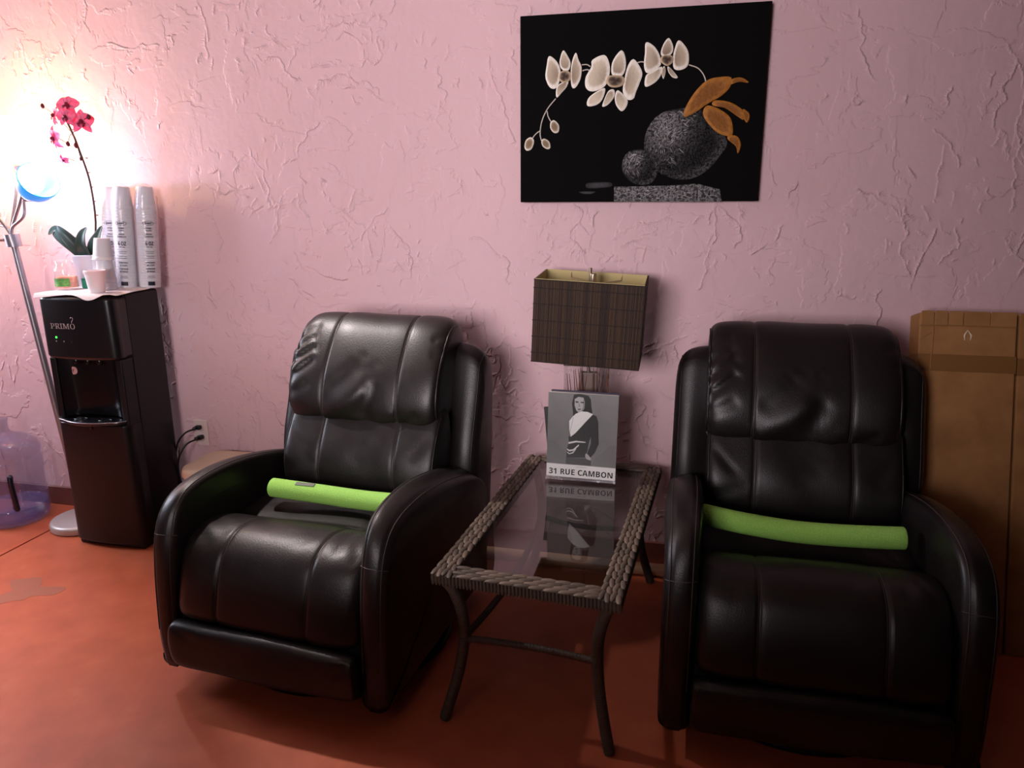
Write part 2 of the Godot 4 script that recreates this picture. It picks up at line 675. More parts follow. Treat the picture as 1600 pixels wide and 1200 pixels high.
# the counter the picture is taken over, below and beside the camera
func build_spotlight() -> void:
	var at := Vector3(-2.15, 2.62, 0.42)
	var aim := Vector3(-1.02, 0.78, 0.60)
	var d := (aim - at).normalized()
	var t := thing("ceiling_spotlight", "small white adjustable ceiling spotlight turned towards the left recliner, outside the picture", "ceiling light", at)
	var x := d.cross(Vector3(0.2, 0.1, 1)).normalized()
	var b := Basis(x, d, x.cross(d))
	var g := Geo.new()
	g.lathe([Vector2(0, -0.06), Vector2(0.03, -0.055), Vector2(0.042, -0.03), Vector2(0.045, 0.03), Vector2(0.041, 0.03), Vector2(0.038, 0.01), Vector2(0, 0.01)], 24, {"xf": Transform3D(b, Vector3.ZERO)})
	put("housing", g, mat(Color(0.85, 0.84, 0.82), 0.4), t)
	g = Geo.new()
	g.tube([Vector3(0, 0.08, 0), Vector3(0, 0.03, 0)], 0.012, 10)
	g.lathe([Vector2(0, 0.068), Vector2(0.04, 0.068), Vector2(0.045, 0.08), Vector2(0, 0.08)], 20)
	put("mount", g, mat(Color(0.85, 0.84, 0.82), 0.4), t)
	g = Geo.new()
	g.lathe([Vector2(0, 0.012), Vector2(0.037, 0.012), Vector2(0.037, 0.016), Vector2(0, 0.016)], 20, {"xf": Transform3D(b, Vector3.ZERO)})
	var m := mat(Color(1, 0.95, 0.9), 0.5)
	m.emission_enabled = true
	m.emission = Color(1.0, 0.95, 0.92)
	m.emission_energy_multiplier = 2.0
	put("lamp_lens", g, m, t)
	var l := SpotLight3D.new()
	l.name = "spotlight"
	l.position = at + d * 0.035
	l.basis = Basis.looking_at(d)
	l.light_color = Color(1.0, 0.95, 0.94)
	l.light_energy = CHAIR
	l.light_size = 0.05
	l.spot_angle = 17.5
	l.spot_angle_attenuation = 0.55
	l.spot_range = 8.0
	l.spot_attenuation = 2.0
	l.shadow_enabled = true
	add_child(l)

func build_counter() -> void:
	var t := thing("reception_counter", "dark wooden reception counter that the view looks over, outside the picture", "counter", Vector3(0.75, 0, 2.72))
	var wood := mat(Color(0.16, 0.10, 0.08), 0.5)
	put("body", bx(Vector3(-2.45, 0, -0.20), Vector3(2.45, 0.92, 0.20), 0.006), wood, t)
	put("top", bx(Vector3(-2.5, 0.92, -0.26), Vector3(2.5, 0.96, 0.26), 0.008), mat(Color(0.10, 0.08, 0.08), 0.4), t)
	put("kick_board", bx(Vector3(-2.44, 0, -0.215), Vector3(2.44, 0.1, -0.20), 0.003), mat(Color(0.08, 0.06, 0.06), 0.6), t)

# ---------------------------------------------------------------- floor lamp
func bell(base: Vector3, axis: Vector3, length: float, r: float) -> Geo:
	var g := Geo.new()
	var y := axis.normalized()
	var x := y.cross(Vector3(0.3, 0.1, 1)).normalized()
	var xf := Transform3D(Basis(x, y, x.cross(y)), base)
	var outer := [Vector2(0.017, 0), Vector2(0.026, 0.012), Vector2(r * 0.62, length * 0.28), Vector2(r * 0.88, length * 0.55), Vector2(r * 0.98, length * 0.8), Vector2(r, length)]
	var o2 := spline(outer, 4)
	var prof := []
	for p in o2: prof.append(p)
	for k in range(o2.size() - 1, -1, -1): prof.append(Vector2(maxf(o2[k].x - 0.0025, 0.001), o2[k].y + 0.0015))
	g.lathe(prof, 32, {"xf": xf})
	return g

func build_floor_lamp() -> void:
	var t := thing("floor_lamp", "silver multi-arm floor lamp with glowing bell shades, behind the black water cooler", "lamp")
	var silver := mat(Color(0.62, 0.60, 0.62), 0.35, 0.75)
	tri(silver, 3.0)
	var pole_foot := Vector3(-2.555, 0.045, 0.175)
	var hub := Vector3(-2.66, 1.263, 0.2)
	var g := Geo.new()
	g.lathe([Vector2(0, 0.0), Vector2(0.128, 0.0), Vector2(0.135, 0.006), Vector2(0.135, 0.026), Vector2(0.131, 0.034), Vector2(0.12, 0.039), Vector2(0.02, 0.046), Vector2(0, 0.046)], 48)
	put("base", g, mat(Color(0.72, 0.70, 0.70), 0.4, 0.3), t, Vector3(pole_foot.x, 0, pole_foot.z))
	for k in 2:
		var a := k * PI + 0.5
		g = Geo.new()
		g.tube([Vector3(cos(a) * 0.1, 0.0405, sin(a) * 0.1), Vector3(cos(a) * 0.1, 0.0425, sin(a) * 0.1)], 0.004, 8)
		put("screw", g, mat(Color(0.1, 0.1, 0.1), 0.5), t, Vector3(pole_foot.x, 0, pole_foot.z))
	g = Geo.new()
	g.tube([pole_foot, pole_foot.lerp(hub, 0.5), hub], 0.0135, 14)
	put("pole", g, silver, t)
	g = Geo.new()
	var up := (hub - pole_foot).normalized()
	g.tube([hub - up * 0.028, hub + up * 0.022], 0.029, 18)
	g.tube([hub + Vector3(-0.028, 0, 0.015), hub + Vector3(-0.045, 0, 0.024)], 0.006, 8)
	put("collar", g, silver, t)
	# [socket, direction of the shade, shade colour, light colour, light energy]
	var heads := [
		[Vector3(-2.556, 1.545, 0.2), Vector3(0.06, 1, 0.1), Color(1.0, 0.93, 0.72), Color(1.0, 0.86, 0.55), 0.34],
		[Vector3(-2.532, 1.437, 0.22), Vector3(0.85, 0.45, 0.35), Color(0.25, 0.66, 0.95), Color(0.86, 0.86, 1.0), 0.40],
		[Vector3(-2.78, 1.53, 0.22), Vector3(-0.35, 1, 0.25), Color(1.0, 0.55, 0.25), Color(1.0, 0.66, 0.38), 0.30],
		[Vector3(-2.80, 1.38, 0.16), Vector3(-0.9, 0.35, 0.2), Color(0.95, 0.35, 0.45), Color(1.0, 0.60, 0.62), 0.10],
		[Vector3(-2.63, 1.60, 0.15), Vector3(-0.1, 1, -0.3), Color(1.0, 0.85, 0.5), Color(1.0, 0.86, 0.62), 0.12],
	]
	for h in heads:
		var s: Vector3 = h[0]
		var d: Vector3 = h[1].normalized()
		g = Geo.new()
		g.tube(spline([hub + up * 0.01, hub + up * 0.05 + (s - hub) * Vector3(0.12, 0, 0.12), hub.lerp(s, 0.55) + Vector3.UP * 0.0 + (s - hub) * Vector3(0.12, 0, 0.1), s - d * 0.045, s - d * 0.02], 6), 0.0065, 10)
		var arm := put("arm", g, silver, t)
		g = Geo.new()
		var x := d.cross(Vector3(0.3, 0.1, 1)).normalized()
		g.lathe([Vector2(0, -0.03), Vector2(0.010, -0.03), Vector2(0.014, -0.022), Vector2(0.028, 0.004), Vector2(0.028, 0.012), Vector2(0, 0.012)], 18, {"xf": Transform3D(Basis(x, d, x.cross(d)), s)})
		put("socket", g, mat(Color(0.45, 0.42, 0.45), 0.45, 0.3), arm)
		var m := mat(h[2], 0.35)
		m.emission_enabled = true
		m.emission = h[3]
		m.emission_energy_multiplier = 2.0 + 5.0 * h[4]
		if h[2].b > 0.9:
			m.emission = Color(0.10, 0.55, 0.95)
			m.emission_energy_multiplier = 0.6
		put("lamp_shade", bell(s + d * 0.008, d, 0.125, 0.075), m, t)
		g = Geo.new()
		var c := s + d * 0.075
		g.lathe([Vector2(0, -0.045), Vector2(0.012, -0.045), Vector2(0.014, -0.025), Vector2(0.026, 0.0), Vector2(0.03, 0.018), Vector2(0.024, 0.036), Vector2(0.012, 0.045), Vector2(0, 0.047)], 16, {"xf": Transform3D(Basis(x, d, x.cross(d)), c)})
		var b := mat(Color(1, 1, 1), 0.4)
		b.emission_enabled = true
		b.emission = h[3]
		b.emission_energy_multiplier = 6.0
		put("light_bulb", g, b, t)
		lamp_light(c, h[3], h[4] * LAMP, 0.025)

# ---------------------------------------------------------------- water cooler
func bowed(w: float, zb: float, zf: float, bow: float, r: float, inset: float, y: float, xc: float) -> PackedVector3Array:
	var q := []
	var hw := w / 2 - inset
	q.append(Vector2(-hw, zb))
	for k in 5:
		var a := PI / 2 * k / 4
		q.append(Vector2(-hw + r - r * cos(a), zf - inset - r + r * sin(a)))
	for k in range(1, 10):
		var s := -1.0 + 2.0 * k / 10
		q.append(Vector2(s * (hw - r), zf - inset + bow * (1 - s * s)))
	for k in range(4, -1, -1):
		var a := PI / 2 * k / 4
		q.append(Vector2(hw - r + r * cos(a), zf - inset - r + r * sin(a)))
	q.append(Vector2(hw, zb))
	var out := PackedVector3Array()
	for p in q: out.append(Vector3(xc + p.x, y, p.y))
	return out

func bowed_block(w: float, zb: float, zf: float, bow: float, r: float, y0: float, y1: float, e: float, xc: float) -> Geo:
	var g := Geo.new()
	var rr := []
	for l in [[y0, e], [y0 + e * 0.3, e * 0.3], [y0 + e, 0.0], [y1 - e, 0.0], [y1 - e * 0.55, e * 0.16], [y1 - e * 0.2, e * 0.45], [y1, e]]:
		rr.append(bowed(w, zb, zf, bow, r, l[1], l[0], xc))
	g.rings(rr, {"caps": true})
	return g

func build_cooler() -> void:
	var xc := -2.27
	var t := thing("water_cooler", "tall black water cooler with a dispensing bay and silver lettering, standing against the pink wall", "water cooler")
	var black := mat(Color(0.075, 0.072, 0.085), 0.36, 0.0, 0.4)
	var gloss := mat(Color(0.07, 0.068, 0.08), 0.18)
	var satin := mat(Color(0.07, 0.066, 0.078), 0.3)
	put("cabinet", bx(Vector3(xc - 0.168, 0.012, 0.077), Vector3(xc + 0.168, 1.064, 0.275), 0.012), black, t)
	var up := put("control_panel", bowed_block(0.336, 0.27, 0.352, 0.012, 0.03, 0.806, 1.058, 0.016, xc), satin, t)
	put("lower_door", bowed_block(0.334, 0.27, 0.350, 0.012, 0.03, 0.022, 0.545, 0.008, xc), black, t)
	var g := Geo.new()
	bx(Vector3(xc - 0.16, 0.0, 0.09), Vector3(xc + 0.16, 0.03, 0.335), 0.008, g)
	put("plinth", g, mat(Color(0.05, 0.05, 0.055), 0.6), t)
	for s in [-1, 1]:
		put("cheek", bx(Vector3(xc + s * 0.153 - 0.015, 0.54, 0.27), Vector3(xc + s * 0.153 + 0.015, 0.81, 0.335), 0.006), black, t)
	# concave back of the bay
	g = Geo.new()
	var rr := []
	for y in [0.562, 0.60, 0.70, 0.806]:
		var q := PackedVector3Array()
		for k in 13:
			var s := -1.0 + k / 6.0
			q.append(Vector3(xc + s * 0.139, y, 0.281 + 0.045 * s * s * s * s))
		rr.append(q)
	g.rings(rr, {"closed": false, "open": true})
	var bay := put("dispensing_bay", g, gloss, t)
	for k in 3:
		g = Geo.new()
		g.lathe([Vector2(0, 0), Vector2(0.009, 0), Vector2(0.011, 0.004), Vector2(0.013, 0.024), Vector2(0, 0.024)], 16)
		put("spout", g, gloss, bay, Vector3(xc - 0.055 + 0.055 * k, 0.784, 0.318))
	g = Geo.new()
	g.tube([Vector3(0, 0, 0), Vector3(0, 0, 0.003)], 0.0165, 24)
	g.tube([Vector3(0, 0, 0.003), Vector3(0, 0, 0.0035)], 0.013, 24)
	var stk := put("sticker", g, mat(Color(0.85, 0.66, 0.66), 0.5), t, Vector3(xc - 0.098, 0.748, 0.293))
	g = Geo.new()
	g.tube([Vector3(0, 0.007, 0.004), Vector3(0, -0.007, 0.004)], 0.0012, 6)
	g.tube([Vector3(-0.004, 0.002, 0.004), Vector3(0, 0.007, 0.004), Vector3(0.004, 0.002, 0.004)], 0.0012, 6)
	put("mark", g, mat(Color(0.45, 0.2, 0.2), 0.6), stk)
	# drip tray with a bright lip
	g = Geo.new()
	rr = []
	for l in [[0.546, 0.010], [0.550, 0.002], [0.558, 0.0], [0.563, 0.004], [0.5635, 0.012], [0.557, 0.017], [0.556, 0.03]]:
		rr.append(bowed(0.315, 0.275, 0.372, 0.03, 0.045, l[1], l[0], xc))
	g.rings(rr, {"caps": true})
	var tray := put("drip_tray", g, mat(Color(0.12, 0.12, 0.14), 0.22, 0.2), t)
	g = Geo.new()
	var lip := []
	for p in bowed(0.315, 0.30, 0.372, 0.03, 0.045, 0.001, 0.5615, xc): lip.append(p)
	g.tube(lip, 0.0028, 8)
	put("trim", g, mat(Color(0.6, 0.6, 0.63), 0.25, 0.8), tray)
	for s in [-0.06, 0.055]:
		g = Geo.new()
		var e := []
		for k in 17: e.append(Vector3(xc + s + cos(TAU * k / 16) * 0.032, 0.5585, 0.335 + sin(TAU * k / 16) * 0.013))
		g.tube(e, 0.002, 6)
		put("drain_ring", g, gloss, tray)
	g = Geo.new()
	g.tube([Vector3(xc + 0.01, 0.53, 0.361), Vector3(xc + 0.01, 0.53, 0.366)], 0.006, 12)
	put("latch", g, gloss, t)
	# lettering, mark, lamp and icons on the panel
	var silver := mat(Color(0.72, 0.66, 0.66), 0.4, 0.2)
	put("logo", lettering("PRIMO", 0.021, ["Droid Serif"], 0.112), silver, up, Vector3(xc - 0.050, 0.943, 0.3638))
	g = Geo.new()
	g.tube(spline([Vector3(0.0, 0.0, 0), Vector3(0.001, 0.006, 0), Vector3(0.007, 0.014, 0), Vector3(0.006, 0.021, 0), Vector3(-0.001, 0.022, 0), Vector3(-0.004, 0.018, 0)], 4), 0.0011, 6)
	put("logo_drop", g, silver, up, Vector3(xc - 0.006, 0.956, 0.3640))
	var led := mat(Color(0.2, 1, 0.25), 0.4)
	led.emission_enabled = true
	led.emission = Color(0.25, 1.0, 0.3)
	led.emission_energy_multiplier = 3.0
	g = Geo.new()
	g.lathe([Vector2(0, 0.002), Vector2(0.003, 0.0015), Vector2(0.0042, 0.0), Vector2(0, 0)], 12, {"xf": Transform3D(Basis(Vector3.RIGHT, PI / 2), Vector3.ZERO)})
	put("indicator_light", g, led, up, Vector3(xc - 0.092, 0.897, 0.3598))
	for k in 4:
		g = Geo.new()
		g.tube([Vector3(0, -0.003, 0), Vector3(0, 0.003, 0.0)], 0.0013, 6)
		g.tube([Vector3(-0.003, 0.0, 0), Vector3(0.003, 0.0008 * k, 0.0)], 0.0008, 6)
		put("icon", g, silver, up, Vector3(xc - 0.092 + k * 0.036, 0.882, 0.3606 + (0.002 if k == 2 or k == 1 else 0.0008)))
	g = Geo.new()
	bx(Vector3(xc - 0.09, 1.0585, 0.295), Vector3(xc + 0.07, 1.062, 0.345), 0.0015, g)
	put("vent_strip", g, gloss, t)
	# cable down the back to the outlet
	g = Geo.new()
	g.tube(spline([Vector3(-2.035, 0.442, 0.05), Vector3(-2.06, 0.43, 0.075), Vector3(-2.095, 0.38, 0.085), Vector3(-2.125, 0.28, 0.07), Vector3(-2.13, 0.18, 0.06), Vector3(-2.15, 0.10, 0.07)], 6), 0.0042, 8)
	g.rbox(Vector3(0.026, 0.018, 0.022), 0.005, Transform3D(Basis(), Vector3(-2.03, 0.443, 0.021)))
	g.rbox(Vector3(0.016, 0.014, 0.02), 0.005, Transform3D(Basis(Vector3.UP, 0.4), Vector3(-2.035, 0.443, 0.04)))
	var c1 := put("power_cord", g, mat(Color(0.03, 0.03, 0.032), 0.5))
	tag(c1, "black power cord in the upper socket of the wall outlet beside the water cooler", "power cord", "cords at the wall outlet")
	g = Geo.new()
	g.tube(spline([Vector3(-2.028, 0.396, 0.05), Vector3(-2.055, 0.38, 0.08), Vector3(-2.085, 0.32, 0.10), Vector3(-2.10, 0.24, 0.09), Vector3(-2.09, 0.14, 0.08), Vector3(-2.08, 0.02, 0.08), Vector3(-2.12, 0.006, 0.07), Vector3(-2.2, 0.006, 0.06)], 6), 0.0042, 8)
	g.rbox(Vector3(0.028, 0.020, 0.022), 0.006, Transform3D(Basis(Vector3.BACK, 0.15), Vector3(-2.024, 0.398, 0.021)))
	g.rbox(Vector3(0.018, 0.015, 0.022), 0.005, Transform3D(Basis(Vector3.UP, 0.4), Vector3(-2.030, 0.397, 0.04)))
	var c2 := put("power_cord", g, mat(Color(0.03, 0.03, 0.032), 0.5))
	tag(c2, "black power cord in the lower socket of the wall outlet, hanging down behind the bin", "power cord", "cords at the wall outlet")

# ---------------------------------------------------------------- what stands on the cooler
const TOP := 1.0655

func cup_geo(sides := 28) -> Geo:
	# a foam cup, mouth up, base at y 0
	var g := Geo.new()
	g.lathe([Vector2(0, 0.004), Vector2(0.022, 0.004), Vector2(0.024, 0.0), Vector2(0.0275, 0.0), Vector2(0.0285, 0.002), Vector2(0.0365, 0.072), Vector2(0.0368, 0.0722), Vector2(0.0368, 0.0722), Vector2(0.0385, 0.0735), Vector2(0.0395, 0.083), Vector2(0.0388, 0.0855), Vector2(0.0375, 0.086), Vector2(0.0362, 0.085), Vector2(0.0355, 0.078), Vector2(0.0262, 0.007), Vector2(0, 0.007)], sides)
	return g

func build_cooler_top() -> void:
	var foam := mat(Color(0.90, 0.88, 0.90), 0.75)
	foam.subsurf_scatter_enabled = true
	foam.subsurf_scatter_strength = 0.15
	# the paper cloth
	var g := Geo.new()
	var rr := []
	var nx := 30
	var nz := 26
	for side in 2:
		var rows := []
		for j in nz + 1:
			var q := PackedVector3Array()
			for k in nx + 1:
				var a := float(k) / nx
				var b := float(j) / nz
				var p := Vector3(lerpf(-0.182, 0.178, a), 0, lerpf(-0.13, 0.138, b))
				p = p.rotated(Vector3.UP, 0.10)
				p += Vector3(-2.272, 0, 0.216)
				p.z += 0.030 * smoothstep(0.55, 1.0, b) * exp(-pow((a - 0.72) / 0.16, 2))
				var drop := maxf(0.0, p.z - 0.352)
				p.y = TOP + 0.002 + 0.0012 * sin(a * 9 + b * 4) * sin(b * 7) - drop * 0.9
				p.z -= drop * 0.45
				if p.x < -2.435: p.y -= (-2.435 - p.x) * 0.25
				if p.x > -2.105: p.y -= (p.x + 2.105) * 0.2
				p.y += 0.0012 * side
				q.append(p)
			rows.append(q)
		if side == 1: rows.reverse()
		rr.append_array(rows)
	g.rings(rr, {"closed": false})
	var cl := put("paper_towel", g, mat(Color(0.90, 0.86, 0.86), 0.9))
	tag(cl, "white paper towel spread over the top of the black water cooler", "paper towel")
	# sleeves of cups in clear film
	var film := glass(Color(0.95, 0.95, 0.98, 0.20), 0.22)
	film.roughness = 0.2
	film.normal_enabled = true
	film.normal_texture = noise_tex(41, 0.02, 256, null, 4.0)
	film.normal_scale = 0.6
	tri(film, 8.0)
	var ink := mat(Color(0.05, 0.05, 0.13), 0.6)
	var cup_mesh := cup_geo(20).mesh()
	var spots := [
		[Vector3(-2.308, TOP + 0.003, 0.076), "leftmost of the three film-wrapped sleeves of white foam cups, behind the loose cups", 0.62, 0.93],
		[Vector3(-2.217, TOP + 0.003, 0.110), "middle one of the three film-wrapped sleeves of white foam cups on the water cooler", 0.42, 1.0],
		[Vector3(-2.131, TOP + 0.003, 0.084), "rightmost of the three film-wrapped sleeves of white foam cups, at the cooler's right edge", 0.80, 1.0],
	]
	for s in spots:
		var t := thing("cup_sleeve", s[1], "foam cups", s[0], 0.0, "wrapped sleeves of foam cups")
		t.rotation.z = -0.075
		var count := 28
		for k in count:
			var c := put("foam_cup", cup_mesh, foam, t, Vector3(0, 0.088 + 0.0117 * k, 0))
			c.rotation.z = PI
		g = Geo.new()
		var prof := []
		var top := 0.088 + 0.0117 * (count - 1)
		var rng := RandomNumberGenerator.new()
		rng.seed = int(s[2] * 100)
		var rings := []
		for l in [[0.001, 0.040], [0.02, 0.0425], [0.1, 0.0418], [0.18, 0.0422], [0.26, 0.0418], [top - 0.09, 0.0418], [top - 0.05, 0.039], [top - 0.005, 0.032], [top + 0.004, 0.022], [top + 0.012, 0.008]]:
			var q := PackedVector3Array()
			for j in 40:
				var a := TAU * j / 40
				var r: float = l[1] + rng.randf_range(-0.0004, 0.0012) + 0.0008 * sin(a * 5 + l[0] * 40)
				q.append(Vector3(cos(a) * r, l[0], sin(a) * r))
			rings.append(q)
		g.rings(rings, {"open": true})
		put("plastic_wrap", g, film, t)
		# the print: an oval and lines
		var r := 0.0436
		var turn: float = s[2]
		var lines := [["DART", 0.009, 0.262, 0.026], ["FOAM", 0.006, 0.243, 0.020], ["CUPS", 0.006, 0.233, 0.020], ["VASOS", 0.006, 0.219, 0.022], ["TERMICOS", 0.006, 0.209, 0.034], ["6 OZ", 0.016, 0.182, 0.030], ["177 ML", 0.004, 0.168, 0.024], ["CONTENTS", 0.007, 0.105, 0.034], ["25 CUPS", 0.007, 0.094, 0.028], ["CONTIENE", 0.007, 0.080, 0.034], ["25 VASOS", 0.007, 0.069, 0.030]]
		put("print", wrapped_lines(lines, r, turn), ink, t)
		g = Geo.new()
		var ov := []
		for k in 25:
			var a := TAU * k / 24
			var ang := turn + cos(a) * 0.021 / r
			ov.append(Vector3(sin(ang) * (r + 0.0003), 0.262 + sin(a) * 0.0085, cos(ang) * (r + 0.0003)))
		g.tube(ov, 0.0007, 6)
		for l in [[0.150, 0.9], [0.143, 0.7], [0.131, 0.85], [0.124, 0.85], [0.050, 0.7], [0.044, 0.8]]:
			var ln := []
			for k in 7:
				var ang: float = turn + (k / 6.0 - 0.5) * 0.036 * l[1] / r
				ln.append(Vector3(sin(ang) * (r + 0.0002), l[0], cos(ang) * (r + 0.0002)))
			g.tube(ln, 0.0008, 4)
		var bar := []
		for l in [0.012, 0.028]:
			var q := PackedVector3Array()
			for k in 7:
				var ang: float = turn + (k / 6.0 - 0.5) * 0.026 / r
				q.append(Vector3(sin(ang) * (r + 0.0002), l, cos(ang) * (r + 0.0002)))
			bar.append(q)
		g.rings(bar, {"closed": false, "open": true})
		put("print", g, ink, t)
	# loose cups
	var c0 := put("foam_cup", cup_geo(), foam, null, Vector3(-2.204, TOP + 0.003, 0.292))
	tag(c0, "single white foam cup standing mouth up at the front of the water cooler", "cup", "loose foam cups")
	var lab := ["lowest of the upside-down white foam cups nested beside the glass jar", "second upside-down white foam cup from the bottom of the loose stack", "third upside-down white foam cup of the loose stack, under the top one", "topmost upside-down white foam cup of the loose stack, bare above its rim"]
	var ys := [0.0, 0.016, 0.033, 0.118]
	for k in 4:
		var c := dup(c0, Vector3(-2.238 + k * 0.002, TOP + 0.003 + 0.086 + ys[k], 0.2), 0.4 * k, lab[k])
		c.rotation.z = PI - 0.02 * k
	# torn film round the lower cups
	g = Geo.new()
	var rng2 := RandomNumberGenerator.new()
	rng2.seed = 3
	var rr2 := []
	for l in [[0.002, 0.043], [0.03, 0.0445], [0.06, 0.0425], [0.09, 0.041], [0.112, 0.0415], [0.122, 0.0445]]:
		var q := PackedVector3Array()
		for j in 36:
			var a := TAU * j / 36
			var r: float = l[1] + rng2.randf_range(-0.0005, 0.002)
			var y: float = l[0] + (rng2.randf_range(-0.006, 0.008) if l[0] > 0.12 else 0.0)
			q.append(Vector3(cos(a) * r, y, sin(a) * r))
		rr2.append(q)
	g.rings(rr2, {"open": true})
	var torn := put("torn_wrap", g, film, null, Vector3(-2.238, TOP + 0.003, 0.2))
	tag(torn, "torn clear film left round the loose upside-down foam cups", "plastic wrap")
	build_jar()
	build_orchid()
	# small teal box
	var tb := thing("teal_box", "small teal green box between the glass jar and the orchid pot", "box", Vector3(-2.352, TOP + 0.003, 0.170), 0.3)
	put("body", bx(Vector3(-0.02, 0, -0.016), Vector3(0.02, 0.036, 0.016), 0.003), mat(Color(0.05, 0.50, 0.38), 0.5), tb)
	put("lid", bx(Vector3(-0.021, 0.036, -0.017), Vector3(0.021, 0.042, 0.017), 0.002), mat(Color(0.05, 0.45, 0.34), 0.5), tb)

func build_jar() -> void:
	var t := thing("glass_jar", "open glass jar with a green label and orange contents on the water cooler", "jar", Vector3(-2.402, TOP + 0.004, 0.226))
	var g := Geo.new()
	g.lathe([Vector2(0, 0.0), Vector2(0.036, 0.0), Vector2(0.042, 0.005), Vector2(0.043, 0.012), Vector2(0.043, 0.074), Vector2(0.040, 0.084), Vector2(0.034, 0.092), Vector2(0.033, 0.095), Vector2(0.033, 0.110), Vector2(0.035, 0.112), Vector2(0.033, 0.115), Vector2(0.031, 0.113), Vector2(0.031, 0.096), Vector2(0.040, 0.076), Vector2(0.0405, 0.010), Vector2(0, 0.007)], 36)
	var gl := put("glass", g, glass(Color(0.95, 0.97, 0.97, 0.10), 0.04), t)
	g = Geo.new()
	for k in 3: g.lathe([Vector2(0.033, 0.096 + k * 0.0045), Vector2(0.0346, 0.098 + k * 0.0045), Vector2(0.033, 0.100 + k * 0.0045)], 30, {"open": true})
	put("thread", g, glass(Color(0.95, 0.97, 0.97, 0.14), 0.05), gl)
	g = Geo.new()
	g.lathe([Vector2(0, 0.009), Vector2(0.039, 0.009), Vector2(0.0395, 0.012), Vector2(0.0395, 0.050), Vector2(0.030, 0.053), Vector2(0, 0.051)], 28)
	var cm := mat(Color(0.85, 0.33, 0.18), 0.3)
	cm.albedo_texture = noise_tex(51, 0.03, 128, [[0.0, 0.5, 1.0], [Color(0.75, 0.25, 0.12), Color(0.92, 0.5, 0.3), Color(0.95, 0.8, 0.6)]])
	cm.albedo_color = Color.WHITE
	tri(cm, 12.0)
	put("contents", g, cm, t)
	g = Geo.new()
	var rr := []
	for y in [0.015, 0.046]:
		var q := PackedVector3Array()
		for k in 17:
			var a := lerpf(-1.0, 1.35, k / 16.0) - 0.35
			q.append(Vector3(sin(a) * 0.0436, y, cos(a) * 0.0436))
		rr.append(q)
	g.rings(rr, {"closed": false, "open": true})
	var lm := mat(Color(0.30, 0.55, 0.24), 0.6)
	lm.albedo_texture = noise_tex(52, 0.02, 128, [[0.0, 0.6, 1.0], [Color(0.22, 0.47, 0.2), Color(0.36, 0.62, 0.28), Color(0.62, 0.75, 0.45)]])
	lm.albedo_color = Color.WHITE
	tri(lm, 14.0)
	put("label", g, lm, t)

func leaf_geo(path: Array, width: float, fold := 0.25, tip := 0.6) -> Geo:
	# a strap along a path, folded along its midrib, a few millimetres thick
	var g := Geo.new()
	var p := spline(path, 6)
	var m := p.size()
	var rr := []
	for k in m:
		var t := float(k) / (m - 1)
		var d: Vector3 = (p[mini(k + 1, m - 1)] - p[maxi(k - 1, 0)]).normalized()
		var side := d.cross(Vector3(0.15, 0.5, 1.0)).normalized()
		var nrm := side.cross(d).normalized()
		var w := width * pow(sin(PI * (0.08 + 0.92 * pow(t, tip))), 0.7)
		if k == m - 1: w = 0.0005
		var q := PackedVector3Array()
		for j in 9:
			var s := -1.0 + j / 4.0
			q.append(p[k] + side * s * w + nrm * (absf(s) * fold * w + 0.001))
		for j in 9:
			var s := 1.0 - j / 4.0
			q.append(p[k] + side * s * w * 0.98 + nrm * (absf(s) * fold * w - 0.001))
		rr.append(q)
	g.rings(rr, {"caps": true})
	return g

func petal_geo(length: float, width: float, curl: float, cup: float) -> Geo:
	var g := Geo.new()
	var rr := []
	for k in 9:
		var t := k / 8.0
		var w := width * pow(sin(PI * clampf(0.06 + 0.94 * pow(t, 0.85), 0, 1)), 0.6)
		if k == 8: w = width * 0.12
		var q := PackedVector3Array()
		for side in 2:
			for j in 7:
				var s := (-1.0 + j / 3.0) * (1.0 if side == 0 else -1.0)
				q.append(Vector3(s * w, t * length, cup * s * s * w - curl * t * t * length + 0.0008 * sin(t * 14 + s * 5) + (0.0005 if side == 0 else -0.0005)))
		rr.append(q)
	g.rings(rr, {"caps": true})
	return g

